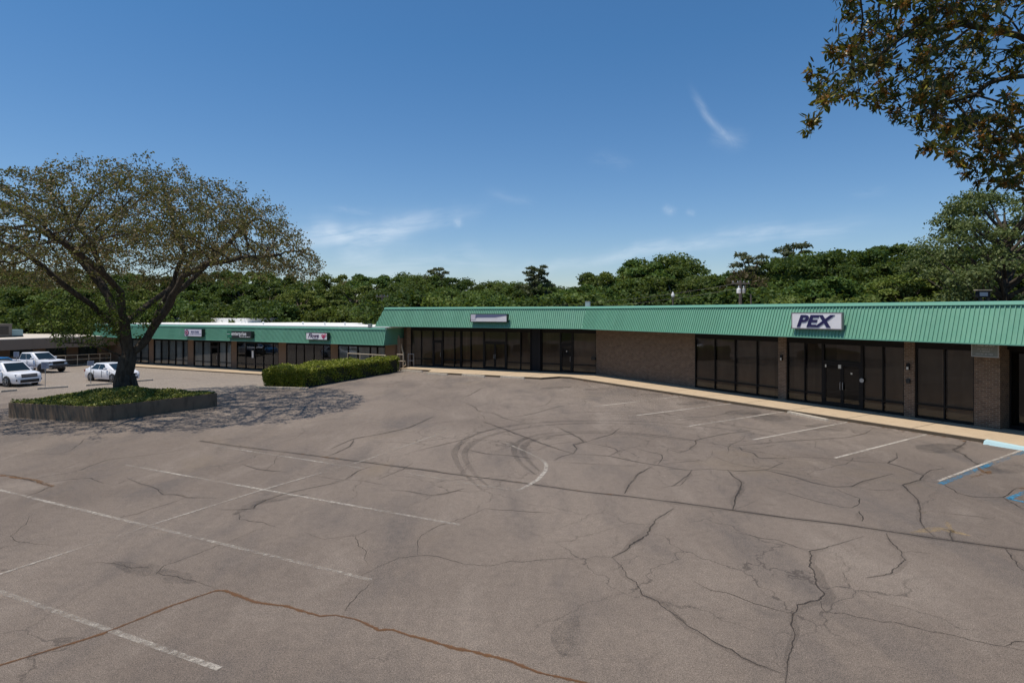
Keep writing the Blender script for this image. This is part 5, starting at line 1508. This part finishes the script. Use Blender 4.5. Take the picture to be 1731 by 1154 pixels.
# ---- background trees: prototypes built once, copied with their parts
def crown_points(rng, blobs, per, flat=.75):
    C_, O_ = [], []
    for (c_, r_) in blobs:
        d = rng.normal(size=(per, 3)); d /= np.linalg.norm(d, axis=1)[:, None]
        d[:, 2] = np.where(d[:, 2] < -.35, -d[:, 2] * .4, d[:, 2])
        rr = (r_ * np.where(rng.random(per) < .10, rng.uniform(1.0, 1.32, per), rng.uniform(.55, 1.06, per)))[:, None]
        p = np.array(c_) + d * rr * np.array((1, 1, flat)); C_.append(p); O_.append(d)
    return np.vstack(C_), np.vstack(O_)
PROT = {}; TOPZ = {}
def proto(key, name, leafm, barkm, seed, nb, spread_, zc, per, lsize, br=(.9, 1.6), asp=.6, shape='round'):
    if shape == 'round' and lsize > .3: per, lsize, nb, br = int(per * 1.6), lsize * .66, int(nb * 1.35), (br[0] * .66, br[1] * .95)
    """a tree 10 m tall standing at the origin"""
    rng = np.random.default_rng(seed); rs = random.Random(seed)
    root = empty(name, (0, -300 - seed * 3, -30)); blobs = []
    tr = MB(); tr.tube([(0, 0, -.6), (.1, .05, zc[0] * .5), (.0, .1, zc[0] + .6), (.05, 0, zc[1] * .85)], [.34, .27, .20, .06], 8)
    for i in range(nb):
        t = (i + .5) / nb; ang = i * 2.4 + rs.uniform(-.5, .5)
        if shape == 'round':
            z = lerp(zc[0], zc[1], t); rr = spread_ * math.sqrt(max(.02, 1 - ((t - .38) / .66) ** 2)) * rs.uniform(.45, 1.0)
        elif shape == 'pine':
            z = lerp(zc[0], zc[1], t); rr = spread_ * (1 - .55 * t) * rs.uniform(.35, 1.0)
        else:
            z = lerp(zc[0], zc[1], t); rr = spread_ * rs.uniform(.3, 1.0)
        b_ = rs.uniform(*br) * (1 - .25 * t)
        c_ = (rr * math.cos(ang), rr * math.sin(ang), min(z, 10 - b_ * .72)); blobs.append((c_, b_))
        zs = max(.8, z - rs.uniform(.8, 2.0) - rr * .3)
        tr.tube([(0, .05, zs), (c_[0] * .5, c_[1] * .5, lerp(zs, c_[2], .45)), c_], [.11, .07, .02], 5, cap=False)
    C_, O_ = crown_points(rng, blobs, per, .72 if shape != 'pine' else .5)
    me = fast_mesh(name + '_crown', leaves(C_, lsize, .4, asp, rng, O_ * .8), 4, M[leafm])
    tr.build('trunk', M[barkm], root, smooth=180); mesh_obj('crown', me, root)
    PROT[key] = root; TOPZ[key] = float(np.percentile(C_[:, 2], 99.6))
proto('oakA', 'broadleaf_tree', 'leaf_dark', 'bark', 1, 30, 3.6, (2.6, 9.0), 330, .36)
proto('oakB', 'broadleaf_tree', 'leaf_dark', 'bark', 2, 26, 4.3, (2.4, 8.8), 380, .36, (1.1, 1.8))
proto('oakC', 'broadleaf_tree', 'leaf_dark', 'bark_pale', 3, 34, 3.2, (2.2, 9.2), 260, .34, (.7, 1.3))
proto('light', 'broadleaf_tree', 'leaf_light', 'bark_pale', 4, 30, 3.5, (2.0, 9.0), 320, .34, (.8, 1.5))
proto('olive', 'broadleaf_tree', 'leaf_olive', 'bark_pale', 5, 36, 3.2, (2.4, 9.2), 150, .28, (.6, 1.2))
proto('pineA', 'pine_tree', 'leaf_pine', 'bark_pale', 6, 24, 2.3, (5.8, 9.5), 210, .30, (.45, .85), .35, 'pine')
proto('pineB', 'pine_tree', 'leaf_pine', 'bark_pale', 7, 30, 2.6, (4.0, 9.5), 190, .30, (.45, .9), .35, 'pine')
proto('airy', 'broadleaf_tree', 'leaf_grey', 'bark', 8, 95, 4.9, (.9, 9.2), 520, .15, (.6, 1.25), .55)
proto('shrubA', 'tall_shrub', 'leaf_light', 'bark_pale', 9, 22, 5.0, (1.5, 8.2), 330, .62, (1.6, 2.6))
proto('shrubB', 'tall_shrub', 'leaf_dark', 'bark', 10, 22, 5.2, (1.5, 8.2), 330, .62, (1.6, 2.6))
def copy_tree(root):
    c_ = root.copy(); COL.objects.link(c_)
    for ch in list(root.children):
        d = ch.copy(); COL.objects.link(d); d.parent = c_
    return c_
LBL = dict(oakA='dark green broadleaf tree in the tree line behind the shops', oakB='dark green broadleaf tree in the tree line behind the shops', oakC='dark green broadleaf tree in the tree line behind the shops',
           light='lighter yellow green broadleaf tree in the tree line behind the shops', olive='thin olive brown tree with gaps in the tree line behind the shops',
           pineA='tall pine with tufted open crown rising out of the tree line', pineB='tall pine with tufted open crown rising out of the tree line',
           shrubA='light green bushy shrub just behind the shop roofs', shrubB='dark green bushy shrub just behind the shop roofs', airy='')
GRP = dict(oakA='dark trees behind the shops', oakB='dark trees behind the shops', oakC='dark trees behind the shops', light='light green trees behind the shops', olive='olive brown trees behind the shops',
           pineA='pines behind the shops', pineB='pines behind the shops', shrubA='light shrubs behind the shops', shrubB='dark shrubs behind the shops')
used = set()
def plant(key, px, ytop, Y, wid=1.0, zb_=-1.8, label=None, group=None, rz=None, name=None):
    root = PROT[key]
    if key in used: root = copy_tree(root)
    used.add(key)
    p = atY(px, ytop, Y); H = (p.z - zb_) / TOPZ[key]
    root.location = (p.x, Y, zb_); root.scale = (H * wid, H * wid, H); root.rotation_euler = (0, 0, random.random() * 6.28 if rz is None else rz)
    lb = label or LBL[key]; root['label'] = lb; root['category'] = 'shrub' if key.startswith('shrub') else 'tree'
    if label is None: root['group'] = GRP[key]
    elif 'group' in root: del root['group']
    return root
SKY_LINE = [(-60, 452), (0, 455), (60, 462), (130, 458), (200, 468), (300, 474), (340, 466), (400, 461), (440, 464), (470, 467), (500, 476), (540, 473), (575, 469), (615, 470), (650, 472), (690, 466), (735, 468), (760, 473), (800, 477), (830, 480),
            (850, 483), (900, 478), (940, 492), (960, 488), (975, 492), (990, 478), (1010, 464), (1040, 458), (1060, 468), (1080, 450), (1100, 437), (1130, 440), (1160, 456), (1190, 474), (1205, 492), (1220, 470), (1245, 466), (1280, 448), (1310, 446), (1345, 432), (1380, 434),
            (1420, 428), (1460, 418), (1500, 415), (1522, 430), (1550, 421), (1600, 426), (1640, 420), (1700, 420), (1780, 420)]
def skyline(px):
    for (a, ya), (b, yb) in zip(SKY_LINE[:-1], SKY_LINE[1:]):
        if a <= px <= b: return lerp(ya, yb, (px - a) / (b - a))
    return SKY_LINE[-1][1]
rs = random.Random(17); random.seed(23)
# back row follows the skyline
px = -70
while px < 1790:
    right = px > 985
    Y = rs.uniform(74, 88) if right else rs.uniform(96, 118)
    if px > 1380: Y = rs.uniform(62, 74)
    key = rs.choice(('oakA', 'oakB', 'oakC', 'oakA', 'oakB', 'light', 'olive') if not right else ('oakA', 'oakB', 'oakC', 'oakB', 'oakA', 'light'))
    ys = skyline(px) + rs.uniform(-1, 5) - (4 if px < 1000 else 2)
    wd = rs.uniform(.95, 1.25)
    plant(key, px, ys, Y, wd)
    H = (atY(px, ys, Y).z + 1.8) / 10
    px += 3.1 * H * wd * FPX / Y * rs.uniform(.62, .9)
# middle row, lower
px = -80
while px < 1790:
    right = px > 985
    Y = rs.uniform(66, 74) if right else rs.uniform(84, 94)
    if px > 1380: Y = rs.uniform(52, 60)
    key = rs.choice(('oakA', 'oakB', 'oakC', 'light', 'oakB', 'light', 'oakC'))
    ys = lerp(skyline(px), 528, rs.uniform(.22, .5)); wd = rs.uniform(1.1, 1.5)
    plant(key, px, ys, Y, wd)
    H = (atY(px, ys, Y).z + 1.8) / 10
    px += 3.3 * H * wd * FPX / Y * rs.uniform(.7, 1.0)
# shrubs close behind the roofs
px = -60
while px < 1790:
    right = px > 660
    if right:
        xw = 62 if px < 1000 else (60 if px < 1300 else 50); Y = xw + rs.uniform(0, 4)
        ys = rs.uniform(488, 508)
    else: Y = rs.uniform(76, 82); ys = rs.uniform(505, 528)
    key = rs.choice(('shrubA', 'shrubB', 'shrubB', 'shrubA')); wd = rs.uniform(.9, 1.3)
    plant(key, px, ys, Y, wd, -1.8)
    H = (atY(px, ys, Y).z + 1.8) / 10
    px += 5.0 * H * wd * FPX / Y * rs.uniform(.6, .95)
# singled out trees
plant('pineA', 905, 450, 92, 1.0, -1.8, 'tallest lone pine left of the roof bend, its tufts against the sky', rz=1.0)
plant('pineA', 738, 453, 104, .9, -1.8, 'small pine just above the tree line over the blank box sign', rz=2.4)
plant('pineB', 1345, 411, 80, 1.15, -1.8, 'broad topped pine above the trees left of the lettered navy sign', rz=.4)
plant('pineB', 1272, 428, 78, .95, -1.8, 'ragged brownish pine behind the utility pole with transformers', rz=2.0)
plant('pineB', 1303, 438, 82, .9, -1.8, 'narrow brownish pine between two taller pines', rz=4.0)
plant('olive', 1262, 458, 70, .9, -1.8, 'half bare brown tree right beside the utility pole', rz=1.0)
plant('oakB', 1125, 434, 76, 1.15, -1.8, 'large dark domed oak above the middle of the near green roof', rz=.7)
plant('light', 1530, 470, 52, 1.35, -1.8, 'yellow green bushy tree right of the lettered navy sign, above the roof', rz=.2)
ar = plant('airy', 1700, 322, 47, .92, -1.0, 'tall airy grey green oak at the right edge with visible limbs', rz=2.1)

# ---- overhanging branches at the upper right, from a tree on the bank beside the camera
def outline_lower(px):
    pts_ = [(1355, 150), (1372, 222), (1392, 228), (1408, 185), (1432, 180), (1450, 120), (1470, 190), (1500, 195), (1520, 205), (1545, 245), (1580, 262), (1612, 268), (1630, 290), (1645, 318), (1690, 326), (1731, 335), (1900, 340)]
    for (a, ya), (b, yb) in zip(pts_[:-1], pts_[1:]):
        if a <= px <= b: return lerp(ya, yb, (px - a) / (b - a))
    return 0
def upper_left(py):                                         # leftmost column of the foliage at a row
    pts_ = [(-400, 1380), (0, 1412), (40, 1418), (80, 1390), (110, 1358), (150, 1362), (190, 1368), (230, 1375), (340, 1380)]
    for (a, xa), (b, xb) in zip(pts_[:-1], pts_[1:]):
        if a <= py <= b: return lerp(xa, xb, (py - a) / (b - a))
    return 1400
att = []
rs = random.Random(31)
while len(att) < 1150:
    px, py = rs.uniform(1350, 1990), rs.uniform(-330, 345)
    if px < upper_left(py) or py > outline_lower(px): continue
    if px > 1640 and 20 < py < 170 and rs.random() < .72: continue     # the open twiggy gap at the right edge
    Y = rs.uniform(4.3, 6.6)
    p = atY(px, py, Y); att.append((p.x, p.y, p.z))
TX, TY = 7.6, 3.6
tz = bank(TX, TY)
def NP(px, py, Y): p = atY(px, py, Y); return (p.x, p.y, p.z)
roots = [[(TX, TY, tz - .3), (TX - .05, TY, tz + 1.5), (TX - .1, TY + .1, 5.4), (TX + .1, TY + .2, 7.6), (TX, TY, 9.6)],
         [(TX - .1, TY + .1, 5.4), NP(1890, 160, 5.4), NP(1800, 90, 5.5), NP(1720, 60, 5.5), NP(1620, 40, 5.4), NP(1520, 60, 5.4), NP(1440, 120, 5.3)],
         [(TX + .1, TY + .2, 7.6), NP(1850, -150, 5.2), NP(1700, -140, 5.3), NP(1560, -60, 5.2)],
         [(TX - .1, TY + .1, 5.4), NP(1850, 250, 5.9), NP(1760, 240, 5.9), NP(1690, 250, 5.9)],
         [NP(1800, 90, 5.5), NP(1730, 130, 5.3), NP(1650, 160, 5.3), NP(1570, 190, 5.3)]]
Pn, par = colonize(roots, att, 1.2, .10, .075, 70, -.05)
mb, rad, kids = limb_mesh(Pn, par, .003, 2.75, .06)
near = empty('broadleaf_tree', (TX, TY, tz), 0, 'glossy dark leaved tree with rusty catkins reaching in at the upper right', 'tree')
org = np.array((TX, TY, tz))
mb.v = [tuple(np.array(p) - org) for p in mb.v]
mb.tube([(0, 0, -.4), (.0, .02, 1.4), (-.08, .1, 5.4 - tz), (.1, .2, 7.6 - tz), (.05, 0, 9.8 - tz)], [.42, .30, .26, .18, .08], 12)
mb.build('trunk', M['bark'], near, smooth=180)
lv_, ct_ = [], []
for i in range(len(Pn)):
    if rad[i] > .0075 or Pn[i][2] < 4.5: continue
    k = 11 if kids[i] else 26
    if RNG.random() < .70 or not kids[i]: lv_.append((Pn[i], k))
    if (not kids[i]) and RNG.random() < .80: ct_.append(Pn[i])
def near_leaves():
    V = []
    for p, k in lv_:
        for _ in range(k):
            d = RNG.normal(size=3); d[2] -= .35; d /= np.linalg.norm(d); n_ = RNG.normal(size=3); n_ -= d * n_.dot(d); n_ /= np.linalg.norm(n_)
            b_ = np.cross(d, n_); L_ = RNG.uniform(.040, .085); w_ = L_ * RNG.uniform(.13, .18)
            o0 = p + RNG.normal(size=3) * .012 + d * .008
            cv = n_ * L_ * RNG.uniform(-.14, .14)
            o0 = o0 + RNG.normal(size=3) * .02
            V += [o0, o0 + d * L_ * .25 + b_ * w_ * .8, o0 + d * L_ * .6 + b_ * w_ + cv, o0 + d * L_ + cv * 2, o0 + d * L_ * .6 - b_ * w_ + cv, o0 + d * L_ * .25 - b_ * w_ * .8]
    return np.array(V) - org
mesh_obj('crown', fast_mesh('crown', near_leaves(), 6, M['leaf_near']), near)
CV = []
for p in ct_:
    for _ in range(int(RNG.integers(10, 22))):
        d = RNG.normal(size=3) * .7; d[2] -= .7; d /= np.linalg.norm(d); q_ = p + RNG.normal(size=3) * .012; L_ = RNG.uniform(.03, .075)
        for s_ in range(5):
            CV.append(q_ + d * L_ * s_ / 5 + RNG.normal(size=3) * .004)
mesh_obj('catkins', fast_mesh('catkins', leaves(np.array(CV) - org, .019, 0, .8), 4, M['catkin']), near)

# ================================================================== POLES AND DISTANT FITTINGS
def pole(px, ytop, Y, r, label, arms=True, cans=(), lean=0.0):
    p = atY(px, ytop, Y); zb_ = -1.5
    root = empty('utility_pole', (p.x, Y, zb_), 0, label, 'utility pole')
    H = p.z - zb_
    MB().tube([(lean, 0, -.5), (0, 0, H)], [r * 1.3, r], 8).build('mast', M['wood_pole'], root)
    if arms:
        MB().box(-.75, .75, -.16, -.04, H - .32, H - .20).build('crossarm', M['wood_pole'], root)
        for xx in (-.65, -.25, .25, .65): MB().lathe([(.03, H - .2), (.05, H - .14), (.02, H - .04)], 8, (xx, -.1, 0)).build('insulator', M['grey_metal'], root)
    for (dx_, zc_, w_, h_, m_) in cans:
        z_ = CZ + (HY - zc_) / FPX * Y - zb_; x_ = dx_ / FPX * Y
        c_ = MB().lathe([(w_ * .9, z_ - h_ / 2), (w_, z_ - h_ / 2 + .05), (w_, z_ + h_ / 2 - .06), (w_ * .5, z_ + h_ / 2)], 14, (x_, -.1, 0)).build('transformer', M[m_], root, smooth=40)
        MB().lathe([(.04, z_ + h_ / 2), (.06, z_ + h_ / 2 + .12), (.02, z_ + h_ / 2 + .22)], 8, (x_, -.1, 0)).build('bushing', M['white'], c_)
        MB().bar((x_, -.1, z_), (0, 0, z_), .08, .1).build('mount', M['grey_metal'], c_)
    return root
Mh = M['hvac_teal']
pole(646.5, 498, 74, .13, 'wooden utility pole with crossarm and one transformer left of the middle green roof', True, ((4.2, 513.5, .24, .62, 'hvac_teal'),))
pole(1251.5, 474, 50, .13, 'utility pole carrying pale transformers above the near green roof', True, ((-3.6, 491.5, .17, .42, 'white'), (4.8, 491.5, .16, .40, 'grey_metal')))
pole(1269, 497, 50, .07, 'thin leaning bare pole right of the transformer pole', False, (), .3)
p = atY(1137.5, 497, 58)
lp = empty('lamp_post', (p.x, 58, -1.0), 0, 'slim lamp post with small white globe above the near green roof', 'lamp post')
MB().tube([(0, 0, -.3), (0, 0, p.z + 1.0 - .3)], .07, 8).build('post', M['wood_pole'], lp)
MB().lathe([(.08, p.z + .68), (.17, p.z + .78), (.17, p.z + .95), (.06, p.z + 1.12), (.02, p.z + 1.25)], 12).build('globe', M['white'], lp, smooth=60)
# roadside panel behind the near wing
p = atY(1664, 505, 41)
bb = empty('roadside_sign', (p.x, 41, -1), 0, 'small blue grey roadside sign panel on dark legs above the roof at right', 'sign')
w_ = 21 / FPX * 41; zt_ = atY(0, 491, 41).z + 1; z0_ = atY(0, 503, 41).z + 1
MB().box(-w_ / 2, w_ / 2, 0, .25, z0_, zt_).build('cabinet', M['panel'], bb, bevel=.02)
MB().box(-w_ / 2 + .1, w_ / 2 - .2, -.02, -.001, z0_ + .1, zt_ - .12).build('face', M['sign_back'], bb)
MB().box(-w_ / 2 - .08, w_ / 2 + .08, -.06, .3, zt_, zt_ + .06).build('cap', M['tan_rail'], bb)
MB().box(-.25, -.1, .05, .2, -.5, z0_).build('leg', M['black'], bb); MB().box(.25, .4, .05, .2, -.5, z0_).build('leg', M['black'], bb)
# small unit on the flat roof near the bend
q = loc(WM, bend_wall); p = atY(994, 515, 54)
ru = empty('rooftop_unit', (p.x, 54, RTOP - .1), R(-20), 'small grey rooftop unit peeping over the ridge at the roof bend', 'air conditioner')
zt_ = atY(0, 510, 54).z - (RTOP - .1)
MB().box(-.22, .18, -.2, .2, .15, zt_).build('casing', M['hvac_teal'], ru, bevel=.03); MB().box(-.24, .20, -.22, .22, zt_, zt_ + .04).build('lid', M['grey_metal'], ru)
MB().box(-.9, -.4, -.2, .2, 0, zt_ * .5).build('duct', M['panel'], ru); MB().box(-.35, .25, -.3, .3, 0, .15).build('base', M['panel'], ru)
# service wires from the left pole
pa = atY(646.5, 500, 74); pb = atY(1251.5, 478, 50)
for k, dz_ in enumerate((0, -.45)):
    pts_ = [Vector((lerp(pa.x, pb.x, t), lerp(74, 50, t), lerp(pa.z, pb.z, t) + dz_ - 1.6 * 4 * t * (1 - t))) for t in [i / 16 for i in range(17)]]
    wr = MB().tube(pts_, .009, 4).build('overhead_wire', M['black'])
    tag(wr, ('upper' if k == 0 else 'lower') + ' thin black wire strung between the two utility poles', 'wire')
bpy.context.view_layer.update()
